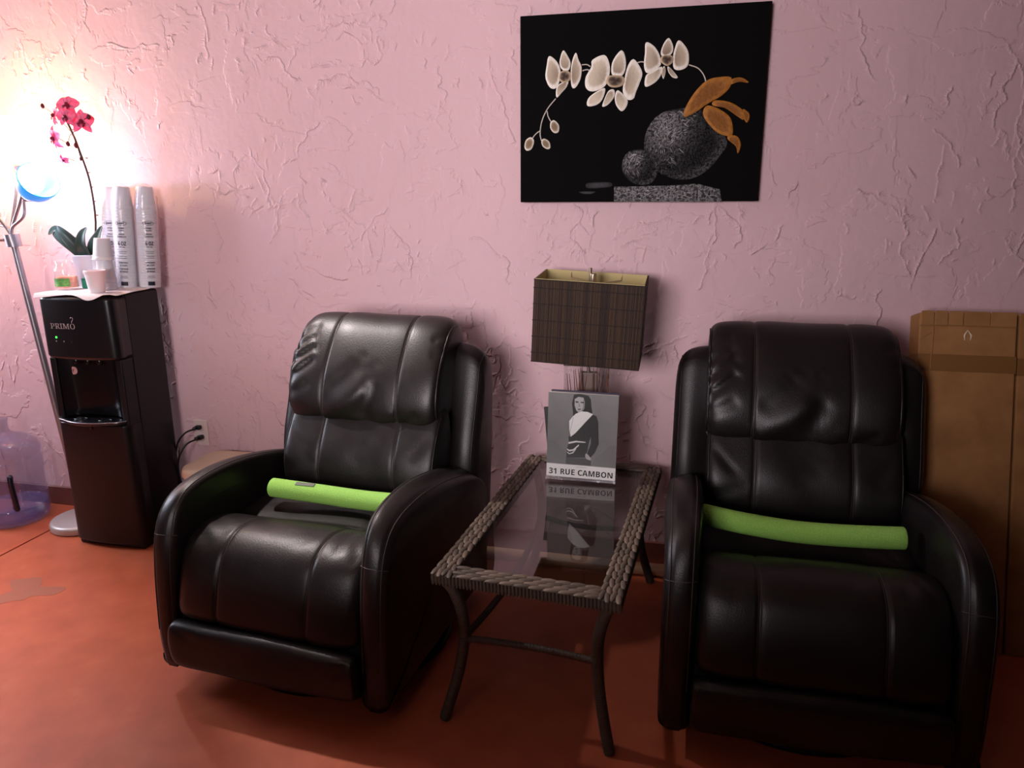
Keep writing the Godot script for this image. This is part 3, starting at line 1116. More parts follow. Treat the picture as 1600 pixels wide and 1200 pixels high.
func build_orchid() -> void:
	var foot := Vector3(-2.352, TOP + 0.003, 0.115)
	var t := thing("potted_orchid", "pink artificial orchid on a tall stem in a white pot on the water cooler", "plant", foot)
	var g := Geo.new()
	g.lathe([Vector2(0, 0), Vector2(0.037, 0), Vector2(0.038, 0.002), Vector2(0.052, 0.126), Vector2(0.054, 0.130), Vector2(0.052, 0.133), Vector2(0.049, 0.130), Vector2(0.047, 0.112), Vector2(0, 0.112)], 36)
	put("pot", g, mat(Color(0.80, 0.79, 0.84), 0.4), t, Vector3(-0.033, 0, 0.01))
	g = Geo.new()
	g.lathe([Vector2(0, 0.124), Vector2(0.02, 0.122), Vector2(0.048, 0.114), Vector2(0, 0.113)], 24)
	put("soil", g, tri(mat(Color(0.13, 0.09, 0.07), 0.95), 1), t, Vector3(-0.033, 0, 0.01))
	var green := mat(Color(0.20, 0.27, 0.24), 0.38)
	green.backlight_enabled = true
	green.backlight = Color(0.05, 0.07, 0.05)
	var lv := [
		[[Vector3(0.0, 0.12, 0.0), Vector3(-0.03, 0.16, 0.02), Vector3(-0.075, 0.21, 0.045), Vector3(-0.10, 0.235, 0.05), Vector3(-0.125, 0.215, 0.06)], 0.030],
		[[Vector3(0.0, 0.12, 0.01), Vector3(-0.02, 0.17, 0.04), Vector3(-0.05, 0.22, 0.06), Vector3(-0.075, 0.25, 0.06)], 0.027],
		[[Vector3(0.01, 0.12, 0.02), Vector3(0.015, 0.17, 0.045), Vector3(0.028, 0.215, 0.05), Vector3(0.045, 0.245, 0.04)], 0.026],
		[[Vector3(0.02, 0.12, 0.0), Vector3(0.045, 0.165, 0.02), Vector3(0.075, 0.21, 0.02), Vector3(0.10, 0.25, 0.02)], 0.026],
		[[Vector3(0.0, 0.12, -0.02), Vector3(0.01, 0.15, -0.04), Vector3(0.03, 0.18, -0.05)], 0.022],
	]
	for l in lv: put("leaf", leaf_geo(l[0], l[1]), green, t, Vector3(-0.022, 0, 0.008))
	var brown := mat(Color(0.27, 0.17, 0.13), 0.6)
	g = Geo.new()
	var stem := [Vector3(-0.004, 0.11, 0.01), Vector3(0.036, 0.26, 0.012), Vector3(0.052, 0.42, 0.03), Vector3(0.048, 0.55, 0.06), Vector3(0.045, 0.60, 0.075), Vector3(0.03, 0.66, 0.085), Vector3(0.012, 0.695, 0.09)]
	g.tube(spline(stem, 6), 0.0042, 10)
	put("stem", g, brown, t)
	g = Geo.new()
	for k in 5: g.tube([Vector3(0.0445 + 0.002 * k, 0.29 + 0.055 * k, 0.008 + 0.006 * k), Vector3(0.045 + 0.002 * k, 0.294 + 0.055 * k, 0.0085 + 0.006 * k)], 0.0058, 8)
	put("stem_tie", g, mat(Color(0.5, 0.42, 0.4), 0.5), t)
	var pink := mat(Color(0.93, 0.36, 0.50), 0.55)
	pink.albedo_texture = noise_tex(61, 0.03, 128, [[0.0, 0.45, 1.0], [Color(0.95, 0.43, 0.70), Color(1.0, 0.62, 0.84), Color(1.0, 0.82, 0.95)]])
	pink.albedo_color = Color.WHITE
	tri(pink, 10.0)
	pink.backlight_enabled = true
	pink.backlight = Color(0.9, 0.55, 0.6)
	var dark := mat(Color(0.50, 0.04, 0.20), 0.5)
	var big := petal_geo(0.046, 0.026, 0.15, 0.3).mesh()
	var slim := petal_geo(0.047, 0.014, 0.2, 0.5).mesh()
	var fl := [   # centre from the foot, facing, size
		[Vector3(0.115, 0.640, 0.10), Vector3(0.55, 0.1, 1), 1.0],
		[Vector3(0.062, 0.700, 0.10), Vector3(0.35, 0.5, 1), 0.95],
		[Vector3(-0.002, 0.665, 0.10), Vector3(-0.6, 0.2, 0.8), 0.85],
		[Vector3(0.0, 0.580, 0.12), Vector3(-0.45, -0.2, 1), 1.0],
		[Vector3(0.075, 0.655, 0.13), Vector3(0.25, 0.0, 1), 0.8],
		[Vector3(0.028, 0.500, 0.12), Vector3(0.1, -0.8, 0.8), 0.5],
	]
	for f in fl:
		var d: Vector3 = f[1].normalized()
		var x := Vector3.UP.cross(d).normalized()
		var b := Basis(x, d.cross(x), d)
		g = Geo.new()
		g.lathe([Vector2(0, 0.016), Vector2(0.006, 0.014), Vector2(0.009, 0.006), Vector2(0.005, 0.0), Vector2(0, 0)], 12, {"xf": Transform3D(Basis(Vector3.RIGHT, PI / 2), Vector3.ZERO)})
		for s in [-1, 1]:
			g.rings([PackedVector3Array([Vector3(0, 0, 0.004), Vector3(s * 0.004, 0, 0.006), Vector3(s * 0.002, -0.003, 0.004)]), PackedVector3Array([Vector3(s * 0.004, -0.012, 0.014), Vector3(s * 0.015, -0.008, 0.012), Vector3(s * 0.008, -0.014, 0.010)]), PackedVector3Array([Vector3(s * 0.004, -0.022, 0.012), Vector3(s * 0.010, -0.020, 0.012), Vector3(s * 0.006, -0.023, 0.010)])], {"caps": true})
		var lip := put("flower", g, dark, t, f[0])
		lip.basis = b.scaled(Vector3.ONE * float(f[2]))
		for a in [72.0, -72.0]:
			var p := put("petal", big, pink, lip)
			p.rotation_degrees.z = a
		for a in [0.0, 140.0, -140.0]:
			var p := put("sepal", slim, pink, lip, Vector3(0, 0, -0.002))
			p.rotation_degrees.z = a
		g = Geo.new()
		g.tube(spline([f[0] - d * 0.002, f[0] - d * 0.02 + Vector3(0, -0.004, 0), Vector3(0.04, clampf(f[0].y - 0.03, 0.5, 0.67), 0.08)], 5), 0.0016, 6)
		put("flower_stalk", g, brown, t)
	for bd in [[Vector3(0.062, 0.555, 0.085), 0.009], [Vector3(0.04, 0.56, 0.10), 0.008], [Vector3(0.075, 0.505, 0.085), 0.006], [Vector3(-0.05, 0.70, 0.10), 0.008], [Vector3(0.15, 0.655, 0.10), 0.008]]:
		g = Geo.new()
		var r: float = bd[1]
		g.lathe([Vector2(0, -r * 1.2), Vector2(r * 0.6, -r * 0.9), Vector2(r, 0), Vector2(r * 0.7, r * 0.9), Vector2(0, r * 1.5)], 12)
		put("bud", g, mat(Color(0.38, 0.10, 0.16), 0.6), t, bd[0])
		g = Geo.new()
		g.tube(spline([bd[0], bd[0].lerp(Vector3(0.045, 0.60, 0.075), 0.5) + Vector3(0, 0.012, 0), Vector3(0.045, 0.60, 0.075)], 5), 0.0014, 6)
		put("bud_stalk", g, brown, t)

# ---------------------------------------------------------------- jug, bin, outlet
func build_jug() -> void:
	var t := thing("water_jug", "large clear blue water jug with a black handle on the floor at the left edge", "water jug", Vector3(-2.915, 0, 0.185))
	var outer := [Vector2(0, 0.0112), Vector2(0.1, 0.0074), Vector2(0.122, 0), Vector2(0.134, 0.0074), Vector2(0.139, 0.0279), Vector2(0.139, 0.0698), Vector2(0.134, 0.0772), Vector2(0.134, 0.0818), Vector2(0.139, 0.0893), Vector2(0.139, 0.1395), Vector2(0.135, 0.146), Vector2(0.135, 0.2325), Vector2(0.139, 0.239), Vector2(0.139, 0.293), Vector2(0.134, 0.2995), Vector2(0.134, 0.305), Vector2(0.139, 0.3125), Vector2(0.138, 0.3395), Vector2(0.125, 0.3674), Vector2(0.09, 0.3906), Vector2(0.05, 0.4064), Vector2(0.033, 0.4185), Vector2(0.029, 0.4325), Vector2(0.029, 0.465), Vector2(0.032, 0.4669), Vector2(0.032, 0.479), Vector2(0.027, 0.479)]
	var g := Geo.new()
	g.lathe(outer, 56, {"open": true})
	var blue := glass(Color(0.40, 0.45, 0.66, 0.30), 0.06)
	var body := put("body", g, blue, t)
	g = Geo.new()
	g.lathe([Vector2(0, 0.016), Vector2(0.118, 0.012), Vector2(0.135, 0.03), Vector2(0.135, 0.072), Vector2(0.132, 0.078), Vector2(0, 0.078)], 48, {"open": true})
	put("water", g, glass(Color(0.25, 0.36, 0.75, 0.2), 0.03), body)
	g = Geo.new()
	g.tube(spline([Vector3(0.098, 0.235, 0.082), Vector3(0.108, 0.24, 0.092), Vector3(0.113, 0.215, 0.098), Vector3(0.118, 0.155, 0.098), Vector3(0.12, 0.105, 0.096), Vector3(0.115, 0.092, 0.09), Vector3(0.10, 0.10, 0.085)], 5), 0.0115, 10)
	put("handle", g, mat(Color(0.05, 0.06, 0.14), 0.35), t)

func build_trash_and_outlet() -> void:
	# cream bin
	var t := thing("trash_bin", "cream plastic bin with a flat lid behind the left recliner's armrest", "bin", Vector3(-1.805, 0, 0.168))
	var cream := mat(Color(0.88, 0.80, 0.70), 0.5)
	var g := Geo.new()
	var rr := []
	for l in [[0.0, 0.80], [0.006, 0.84], [0.30, 1.0], [0.318, 1.0]]:
		rr.append(rr_ring(0.132 * l[1], 0.118 * l[1], 0.05 * l[1], l[0]))
	g.rings(rr, {"caps": true})
	put("body", g, mat(Color(0.80, 0.74, 0.68), 0.5), t)
	g = Geo.new()
	rr = []
	for l in [[0.316, 1.02], [0.318, 1.07], [0.342, 1.06], [0.352, 1.02], [0.357, 0.94], [0.359, 0.80], [0.360, 0.4]]:
		rr.append(rr_ring(0.138 * l[1], 0.126 * l[1], 0.062 * l[1], l[0]))
	g.rings(rr, {"caps": true})
	put("lid", g, cream, t)
	g = Geo.new()
	rr = []
	for l in [[0.315, 1.045], [0.30, 1.05], [0.27, 1.06], [0.235, 1.05], [0.22, 1.07]]:
		var q := rr_ring(0.134 * l[1], 0.120 * l[1], 0.055, l[0])
		for k in q.size(): q[k] += Vector3(0, 0.006 * sin(k * 1.7) if l[0] < 0.23 else 0.0, 0) + Vector3(q[k].x, 0, q[k].z) * 0.02 * sin(k * 0.9 + l[0] * 30)
		rr.append(q)
	g.rings(rr, {"open": true})
	var bag := mat(Color(0.86, 0.82, 0.84), 0.4)
	bag.backlight_enabled = true
	bag.backlight = Color(0.25, 0.25, 0.25)
	var liner := put("bin_liner", g, bag, t)
	put("red_print", bx(Vector3(-0.092, 0.292, 0.1265), Vector3(-0.058, 0.312, 0.1285), 0.001), mat(Color(0.75, 0.12, 0.12), 0.5), liner)
	# outlet
	var o := thing("wall_outlet", "pale wall outlet plate with two black plugs, low on the pink wall", "outlet", Vector3(-2.028, 0.415, 0.0))
	put("cover_plate", bx(Vector3(-0.035, -0.059, 0.0), Vector3(0.035, 0.059, 0.007), 0.003), mat(Color(0.85, 0.78, 0.76), 0.4), o)
	for s in [-1, 1]:
		g = Geo.new()
		g.lathe([Vector2(0, 0.009), Vector2(0.015, 0.009), Vector2(0.017, 0.007), Vector2(0.017, 0.0)], 20, {"open": true, "xf": Transform3D(Basis(Vector3.RIGHT, PI / 2), Vector3(0, s * 0.023, 0.0))})
		put("socket", g, mat(Color(0.80, 0.74, 0.72), 0.4), o)

func rr_ring(hx: float, hz: float, r: float, y: float) -> PackedVector3Array:
	var q := PackedVector3Array()
	for c in 4:
		var cx: float = [hx - r, -hx + r, -hx + r, hx - r][c]
		var cz: float = [hz - r, hz - r, -hz + r, -hz + r][c]
		for k in 7:
			var a := PI / 2 * (c + k / 6.0)
			q.append(Vector3(cx + cos(a) * r, y, cz + sin(a) * r))
	return q

# ---------------------------------------------------------------- recliners
func edge_line(hw: float, count: int, extra := []) -> Array:
	var xs := []
	for k in count + 1:
		var s := -1.0 + 2.0 * k / count
		xs.append(signf(s) * hw * (1.0 - pow(1.0 - absf(s), 2.2)))
	for e in extra:
		for d in [-0.012, -0.006, -0.003, 0.0, 0.003, 0.006, 0.012]: xs.append(e + d)
	xs.sort()
	return xs

func prof2(p: Array, steps: int, count: int) -> Array:
	return even(spline(p, steps, true), count, true)

# a stuffed pad: a closed side profile (z, y) carried across x, drawn in towards a core at both ends
func pad(g: Geo, prof: Array, xs: Array, hw: float, expo: float, core: Vector2, shape: Callable) -> Array:
	var rr := []
	for x in xs:
		var s := pow(maxf(0.0, 1.0 - pow(minf(absf(x) / hw, 1.0), expo)), 1.0 / expo)
		var q := PackedVector3Array()
		for p in prof:
			var d: Vector2 = (p - core)
			var w: Vector2 = core + d * s + d.normalized() * float(shape.call(x, p)) * s
			q.append(Vector3(x, w.y, w.x))
		rr.append(q)
	g.rings(rr)
	return rr

func nearest(prof: Array, p: Vector2) -> int:
	var b := 0
	for k in prof.size():
		if prof[k].distance_to(p) < prof[b].distance_to(p): b = k
	return b

func ring_at(rr: Array, xs: Array, x: float) -> PackedVector3Array:
	var b := 0
	for k in xs.size():
		if absf(xs[k] - x) < absf(xs[b] - x): b = k
	return rr[b]

func span(ring: PackedVector3Array, a: int, b: int, off := Vector3.ZERO) -> Array:
	var out := []
	var k := a
	while true:
		out.append(ring[k] + off)
		if k == b: break
		k = (k + 1) % ring.size()
	return out

func crease(x: float, y: float, c: Array) -> float:
	var v := 0.0
	for s in c:   # [x0, y0, x1, y1, width, depth]
		var a := Vector2(s[0], s[1])
		var b := Vector2(s[2], s[3])
		var p := Vector2(x, y)
		var q := Geometry2D.get_closest_point_to_segment(p, a, b)
		var d: float = p.distance_to(q) / s[4]
		if d < 3.0: v += s[5] * exp(-d * d)
	return v

func build_recliners() -> void:
	var leather := mat(Color(0.085, 0.066, 0.066), 0.42, 0.0, 0.44)
	leather.normal_enabled = true
	leather.normal_texture = noise_tex(71, 0.09, 512, null, 3.0)
	leather.normal_scale = 0.22
	leather.roughness_texture = noise_tex(72, 0.012, 256, [[0.0, 1.0], [Color(0.82, 0.82, 0.82), Color(1, 1, 1)]])
	leather.roughness = 0.45
	tri(leather, 4.0)
	var thread := mat(Color(0.20, 0.17, 0.16), 0.6)
	var cloth := mat(Color(0.05, 0.045, 0.045), 0.9)
	var t := thing("recliner", "dark brown leather recliner nearest the water cooler, its seat catching the light", "recliner", Vector3.ZERO, 0.0, "leather recliners")
	var g := Geo.new()
	# swivel base
	var ring := []
	for k in 49: ring.append(Vector3(cos(TAU * k / 48) * 0.345, 0.013, 0.03 + sin(TAU * k / 48) * 0.345))
	g.tube(ring, 0.0125, 10)
	for k in 2:
		var d := Vector3(cos(k * PI / 2 + 0.78), 0, sin(k * PI / 2 + 0.78)) * 0.34
		g.tube([Vector3(0, 0.018, 0.03) - d, Vector3(0, 0.03, 0.03), Vector3(0, 0.018, 0.03) + d], 0.012, 8)
	g.lathe([Vector2(0, 0.02), Vector2(0.06, 0.02), Vector2(0.06, 0.03), Vector2(0.045, 0.09), Vector2(0, 0.09)], 24, {"xf": Transform3D(Basis(), Vector3(0, 0, 0.03))})
	put("swivel_base", g, mat(Color(0.10, 0.10, 0.11), 0.3, 0.6), t)
	put("frame", bx(Vector3(-0.295, 0.085, -0.34), Vector3(0.295, 0.30, 0.44), 0.02), cloth, t)
	# arms
	var ap := [Vector2(0.447, 0.072), Vector2(0.456, 0.16), Vector2(0.452, 0.28), Vector2(0.443, 0.39), Vector2(0.428, 0.475), Vector2(0.398, 0.545), Vector2(0.345, 0.588), Vector2(0.25, 0.607), Vector2(0.12, 0.604), Vector2(-0.03, 0.578), Vector2(-0.18, 0.535), Vector2(-0.28, 0.485), Vector2(-0.335, 0.41), Vector2(-0.35, 0.28), Vector2(-0.345, 0.072)]
	var outline := even(spline(ap, 8), 84)
	for k in range(1, 12): outline.append(Vector2(lerpf(-0.345, 0.447, k / 12.0), 0.072))
	var m := outline.size()
	var nrm := []
	for k in m:
		var d: Vector2 = outline[(k + 1) % m] - outline[(k - 1 + m) % m]
		nrm.append(Vector2(d.y, -d.x).normalized())
	if nrm[40].y < 0:
		for k in m: nrm[k] = -nrm[k]
	for s in [-1, 1]:
		g = Geo.new()
		var hw := 0.041
		var r := 0.026
		var rr := []
		var xs := [-hw, -hw + r * 0.08, -hw + r * 0.25, -hw + r * 0.5, -hw + r * 0.8, -hw + r, 0.0, hw - r, hw - r * 0.8, hw - r * 0.5, hw - r * 0.25, hw - r * 0.08, hw]
		for x in xs:
			var u := maxf(0.0, (absf(x) - (hw - r)) / r)
			var inset := r * (1.0 - sqrt(maxf(0.0, 1.0 - u * u))) - (0.004 if u == 0.0 else 0.0)
			var q := PackedVector3Array()
			for k in m:
				var p: Vector2 = outline[k] - nrm[k] * inset
				var wide := 1.0 + 0.22 * smoothstep(0.44, 0.1, p.x) * smoothstep(0.2, 0.5, p.y)
				var lift: float = 0.014 * (-s * x / hw) * smoothstep(0.45, 0.58, p.y)
				q.append(Vector3(s * 0.336 + x * wide, p.y + lift, p.x))
			rr.append(q)
		# padded flat sides
		for e in 2:
			var q2 := PackedVector3Array()
			var src: PackedVector3Array = rr[0] if e == 0 else rr[rr.size() - 1]
			for p in src: q2.append(Vector3(p.x + (-0.004 if e == 0 else 0.004), 0.33 + (p.y - 0.33) * 0.8, 0.05 + (p.z - 0.05) * 0.8))
			if e == 0: rr.push_front(q2)
			else: rr.push_back(q2)
		g.rings(rr, {"caps": true})
		var arm := put("armrest", g, leather, t)
		for e in [4, 10]:
			var l := []
			for k in range(6, 76): l.append(rr[e][k])
			g = Geo.new()
			g.tube(l, 0.0016, 6)
			put("seam", g, thread, arm)
		g = Geo.new()
		var best := 0
		for k in 40: if absf(outline[k].y - 0.475) < absf(outline[best].y - 0.475): best = k
		var l2 := []
		for e in range(2, 13): l2.append(rr[e][best])
		g.tube(l2, 0.0014, 6)
		put("seam", g, thread, arm)
	# outer back with its two wings
	var bp := [Vector2(-0.185, 0.30), Vector2(-0.21, 0.45), Vector2(-0.25, 0.62), Vector2(-0.29, 0.78), Vector2(-0.318, 0.88), Vector2(-0.335, 0.918), Vector2(-0.365, 0.935), Vector2(-0.40, 0.925), Vector2(-0.425, 0.89), Vector2(-0.42, 0.78), Vector2(-0.40, 0.55), Vector2(-0.37, 0.3), Vector2(-0.35, 0.12), Vector2(-0.24, 0.12)]
	var bprof := prof2(bp, 6, 72)
	g = Geo.new()
	var bxs := edge_line(0.383, 40)
	var back_rings := pad(g, bprof, bxs, 0.383, 9.0, Vector2(-0.33, 0.56), func(x: float, p: Vector2): return (0.035 * smoothstep(0.24, 0.34, absf(x)) if p.x > -0.335 and p.y > 0.35 else 0.0) * smoothstep(0.935, 0.86, p.y))
	var back := put("back", g, leather, t)
	for s in [-1, 1]:
		g = Geo.new()
		var rg := ring_at(back_rings, bxs, s * 0.366)
		g.tube(span(rg, nearest(bprof, Vector2(-0.21, 0.45)), nearest(bprof, Vector2(-0.40, 0.925))), 0.0022, 6)
		put("piping", g, leather, back)
	# lumbar pad
	var lp := [Vector2(-0.075, 0.43), Vector2(-0.055, 0.50), Vector2(-0.068, 0.58), Vector2(-0.11, 0.66), Vector2(-0.165, 0.735), Vector2(-0.23, 0.74), Vector2(-0.25, 0.6), Vector2(-0.22, 0.43), Vector2(-0.14, 0.41)]
	var lprof := prof2(lp, 8, 60)
	g = Geo.new()
	var lxs := edge_line(0.282, 44, [-0.14, 0.14])
	var seams := func(x: float) -> float:
		var v := 0.0
		for e in [-0.14, 0.14]: v -= 0.0045 * exp(-pow((x - e) / 0.0055, 2)) + 0.002 * exp(-pow((x - e) / 0.025, 2))
		return v
	var lr := pad(g, lprof, lxs, 0.282, 11.0, Vector2(-0.17, 0.57), func(x: float, p: Vector2): return seams.call(x) + crease(x, p.y, [[-0.26, 0.66, -0.2, 0.60, 0.012, -0.004], [-0.26, 0.52, -0.17, 0.56, 0.012, -0.004], [0.05, 0.66, 0.0, 0.58, 0.015, -0.003], [0.25, 0.66, 0.2, 0.6, 0.012, -0.003]]) + 0.002 * sin(x * 31 + p.y * 17))
	var lum := put("lumbar_cushion", g, leather, t, Vector3(0.008, 0, 0))
	var a0 := nearest(lprof, Vector2(-0.06, 0.47))
	var a1 := nearest(lprof, Vector2(-0.165, 0.735))
	stitch(lr, lxs, a0, a1, thread, lum)
	for s in [-1, 1]:
		g = Geo.new()
		g.tube(span(ring_at(lr, lxs, s * 0.275), a0, a1), 0.003, 6)
		put("piping", g, leather, lum)
	# headrest
	var hp := [Vector2(-0.15, 0.668), Vector2(-0.128, 0.70), Vector2(-0.125, 0.76), Vector2(-0.15, 0.84), Vector2(-0.20, 0.92), Vector2(-0.262, 0.99), Vector2(-0.325, 1.022), Vector2(-0.385, 1.012), Vector2(-0.425, 0.96), Vector2(-0.42, 0.86), Vector2(-0.34, 0.76), Vector2(-0.25, 0.67), Vector2(-0.19, 0.655)]
	var hprof := prof2(hp, 8, 84)
	var hxs := edge_line(0.280, 64, [-0.14, 0.14])
	var folds := [[-0.29, 0.96, -0.215, 0.985, 0.011, -0.007], [-0.295, 0.91, -0.21, 0.955, 0.011, -0.009], [-0.295, 0.86, -0.20, 0.92, 0.012, -0.009], [-0.295, 0.80, -0.20, 0.88, 0.013, -0.009], [-0.29, 0.75, -0.2, 0.80, 0.014, -0.006],
		[-0.29, 0.885, -0.22, 0.935, 0.012, 0.006], [-0.29, 0.83, -0.2, 0.9, 0.013, 0.006],
		[-0.11, 0.715, 0.01, 0.80, 0.03, 0.012], [-0.10, 0.80, -0.02, 0.86, 0.022, -0.006], [0.02, 0.72, 0.05, 0.80, 0.026, -0.012], [-0.01, 0.86, 0.0, 0.905, 0.008, -0.004], [-0.05, 0.86, -0.035, 0.885, 0.007, -0.003], [0.03, 0.86, 0.06, 0.885, 0.008, -0.003],
		[0.16, 0.69, 0.21, 0.72, 0.012, -0.007], [0.08, 0.69, 0.12, 0.73, 0.014, 0.005], [0.27, 0.985, 0.24, 0.965, 0.008, -0.005], [0.28, 0.93, 0.25, 0.92, 0.01, -0.004]]
	g = Geo.new()
	var hr := pad(g, hprof, hxs, 0.280, 10.5, Vector2(-0.28, 0.84), func(x: float, p: Vector2): return (seams.call(x) + 0.0015 * sin(x * 23 + 1 + p.y * 9) + (crease(x, p.y, folds) if p.x > -0.34 else 0.0)) )
	var head := put("headrest", g, leather, t, Vector3(-0.003, 0, 0))
	var i0 := nearest(hprof, Vector2(-0.135, 0.685))
	var i1 := nearest(hprof, Vector2(-0.355, 1.02))
	stitch(hr, hxs, i0, i1, thread, head)
	# piping down one side, along the wavy lower edge and up the other
	var pip := []
	var ib := nearest(hprof, Vector2(-0.15, 0.668))
	var left := span(ring_at(hr, hxs, -0.2755), ib, i1)
	left.reverse()
	pip.append_array(left)
	for k in range(0, hxs.size(), 2):
		if absf(hxs[k]) < 0.272: pip.append(hr[k][ib] + Vector3(0, -0.003 + 0.004 * sin(hxs[k] * 16 + 0.5), 0.002))
	pip.append_array(span(ring_at(hr, hxs, 0.2755), ib, i1))
	g = Geo.new()
	g.tube(spline(even(pip, 60), 3), 0.0045, 8)
	put("piping", g, leather, head)
	# seat
	var sp := [Vector2(-0.15, 0.465), Vector2(0.0, 0.462), Vector2(0.08, 0.457), Vector2(0.135, 0.450), Vector2(0.158, 0.446), Vector2(0.182, 0.455), Vector2(0.235, 0.483), Vector2(0.30, 0.494), Vector2(0.36, 0.484), Vector2(0.41, 0.450), Vector2(0.442, 0.39), Vector2(0.462, 0.32), Vector2(0.47, 0.268), Vector2(0.452, 0.246), Vector2(0.38, 0.246), Vector2(0.1, 0.28), Vector2(-0.14, 0.32), Vector2(-0.17, 0.40)]
	var sprof := prof2(sp, 8, 100)
	var sxs := edge_line(0.302, 56, [-0.145, 0.145])
	var sseam := func(x: float) -> float:
		var v := 0.0
		for e in [-0.145, 0.145]: v -= 0.0045 * exp(-pow((x - e) / 0.0055, 2)) + 0.002 * exp(-pow((x - e) / 0.028, 2))
		return v
	# creases on the seat run in x and z: crease() is given z in place of y
	var sf := [[-0.25, 0.30, -0.18, 0.36, 0.014, -0.004], [-0.27, 0.36, -0.2, 0.40, 0.013, -0.004], [0.10, 0.30, 0.08, 0.36, 0.012, -0.004], [0.19, 0.28, 0.2, 0.36, 0.014, -0.006], [0.22, 0.30, 0.26, 0.38, 0.012, -0.005], [-0.05, 0.27, 0.03, 0.29, 0.02, 0.004], [0.12, 0.05, 0.17, 0.12, 0.016, -0.006], [0.2, 0.04, 0.23, 0.12, 0.014, -0.006], [-0.2, 0.06, -0.1, 0.1, 0.02, -0.005], [-0.12, 0.03, 0.0, 0.02, 0.016, -0.004]]
	g = Geo.new()
	var sr := pad(g, sprof, sxs, 0.302, 10.0, Vector2(0.2, 0.36), func(x: float, p: Vector2): return (sseam.call(x) if p.x > 0.165 else 0.0) + (crease(x, p.x, sf) if p.y > 0.38 else 0.0) + 0.006 * sin(x * 9 + 0.6) * (1.0 if p.x < 0.2 else 0.3) + (-0.006 * exp(-pow((p.x - 0.158) / 0.008, 2)) if p.y > 0.4 else 0.0))
	var seat := put("seat_cushion", g, leather, t)
	var s0 := nearest(sprof, Vector2(0.165, 0.447))
	var s1 := nearest(sprof, Vector2(0.466, 0.29))
	for e in [-0.145, 0.145]:
		for d in [-0.003, 0.003]:
			g = Geo.new()
			g.tube(span(ring_at(sr, sxs, e + d), s0, s1), 0.0011, 5)
			put("seam", g, thread, seat)
	g = Geo.new()
	var cl := []
	for k in sxs.size():
		if absf(sxs[k]) < 0.29: cl.append(sr[k][s0] + Vector3(0, 0.0005, 0))
	g.tube(even(cl, 40), 0.0012, 5)
	put("seam", g, thread, seat)
	# footrest panel
	var fp := [Vector2(0.45, 0.246), Vector2(0.478, 0.248), Vector2(0.496, 0.234), Vector2(0.503, 0.19), Vector2(0.496, 0.13), Vector2(0.48, 0.098), Vector2(0.45, 0.088), Vector2(0.425, 0.11), Vector2(0.425, 0.22)]
	var fprof := prof2(fp, 8, 48)
	g = Geo.new()
	pad(g, fprof, edge_line(0.297, 40), 0.297, 12.0, Vector2(0.462, 0.17), func(x: float, p: Vector2): return 0.003 * sin(x * 14 + 1) + crease(x, p.y, [[-0.27, 0.235, -0.22, 0.22, 0.01, -0.004], [0.28, 0.235, 0.25, 0.2, 0.012, -0.006], [0.05, 0.235, 0.1, 0.22, 0.014, -0.004], [-0.1, 0.236, -0.05, 0.225, 0.012, -0.003]]) - 0.01 * smoothstep(0.12, 0.09, p.y) * (0.5 + 0.5 * sin(x * 5.0)))
	put("footrest", g, leather, t)
	t.position = Vector3(-1.026, 0, 0.668)
	t.rotation.y = deg_to_rad(-5.3)
	dup(t, Vector3(0.394, 0, 0.600), deg_to_rad(-1.0), "dark brown leather recliner in deep shade beside the cardboard carton")

func stitch(rr: Array, xs: Array, a: int, b: int, m: Material, parent: Node) -> void:
	for e in [-0.14, 0.14]:
		for d in [-0.003, 0.003]:
			var g := Geo.new()
			g.tube(span(ring_at(rr, xs, e + d), a, b), 0.0011, 5)
			put("seam", g, m, parent)

func build_noodles() -> void:
	var foam := mat(Color(0.57, 0.80, 0.36), 0.9)
	foam.albedo_texture = noise_tex(81, 0.12, 256, [[0.0, 0.5, 1.0], [Color(0.50, 0.73, 0.30), Color(0.58, 0.80, 0.36), Color(0.68, 0.87, 0.47)]])
	foam.albedo_color = Color.WHITE
	foam.normal_enabled = true
	foam.normal_texture = noise_tex(82, 0.2, 256, null, 5.0)
	foam.normal_scale = 0.5
	tri(foam, 7.0)
	var runs := [
		[[Vector3(-1.238, 0.512, 0.735), Vector3(-1.08, 0.507, 0.742), Vector3(-0.92, 0.503, 0.752), Vector3(-0.80, 0.508, 0.765), Vector3(-0.757, 0.511, 0.77)], "light green foam noodle lying across the left recliner's seat, with a small grey tag"],
		[[Vector3(0.108, 0.532, 0.705), Vector3(0.22, 0.518, 0.712), Vector3(0.36, 0.510, 0.722), Vector3(0.50, 0.514, 0.728), Vector3(0.632, 0.522, 0.730)], "light green foam noodle lying across the right recliner's shaded seat"],
	]
	for k in 2:
		var t := thing("foam_noodle", runs[k][1], "foam noodle", Vector3.ZERO, 0.0, "green foam noodles on the recliners")
		var pts := spline(runs[k][0], 6)
		var d0: Vector3 = (pts[0] - pts[1]).normalized() * 0.003
		var d1: Vector3 = (pts[-1] - pts[-2]).normalized() * 0.003
		pts.push_front(pts[0] + d0)
		pts.push_back(pts[-1] + d1)
		var rad := []
		for j in pts.size(): rad.append(0.0305 if j > 0 and j < pts.size() - 1 else 0.0275)
		var g := Geo.new()
		g.tube(pts, rad, 28)
		var body := put("foam_tube", g, foam, t)
		if k == 0:
			g = Geo.new()
			g.rbox(Vector3(0.066, 0.0012, 0.016), 0.0005, Transform3D(Basis(Vector3.RIGHT, 0.25), Vector3(-1.115, 0.5382, 0.748)))
			put("tag", g, mat(Color(0.35, 0.38, 0.34), 0.5), body)

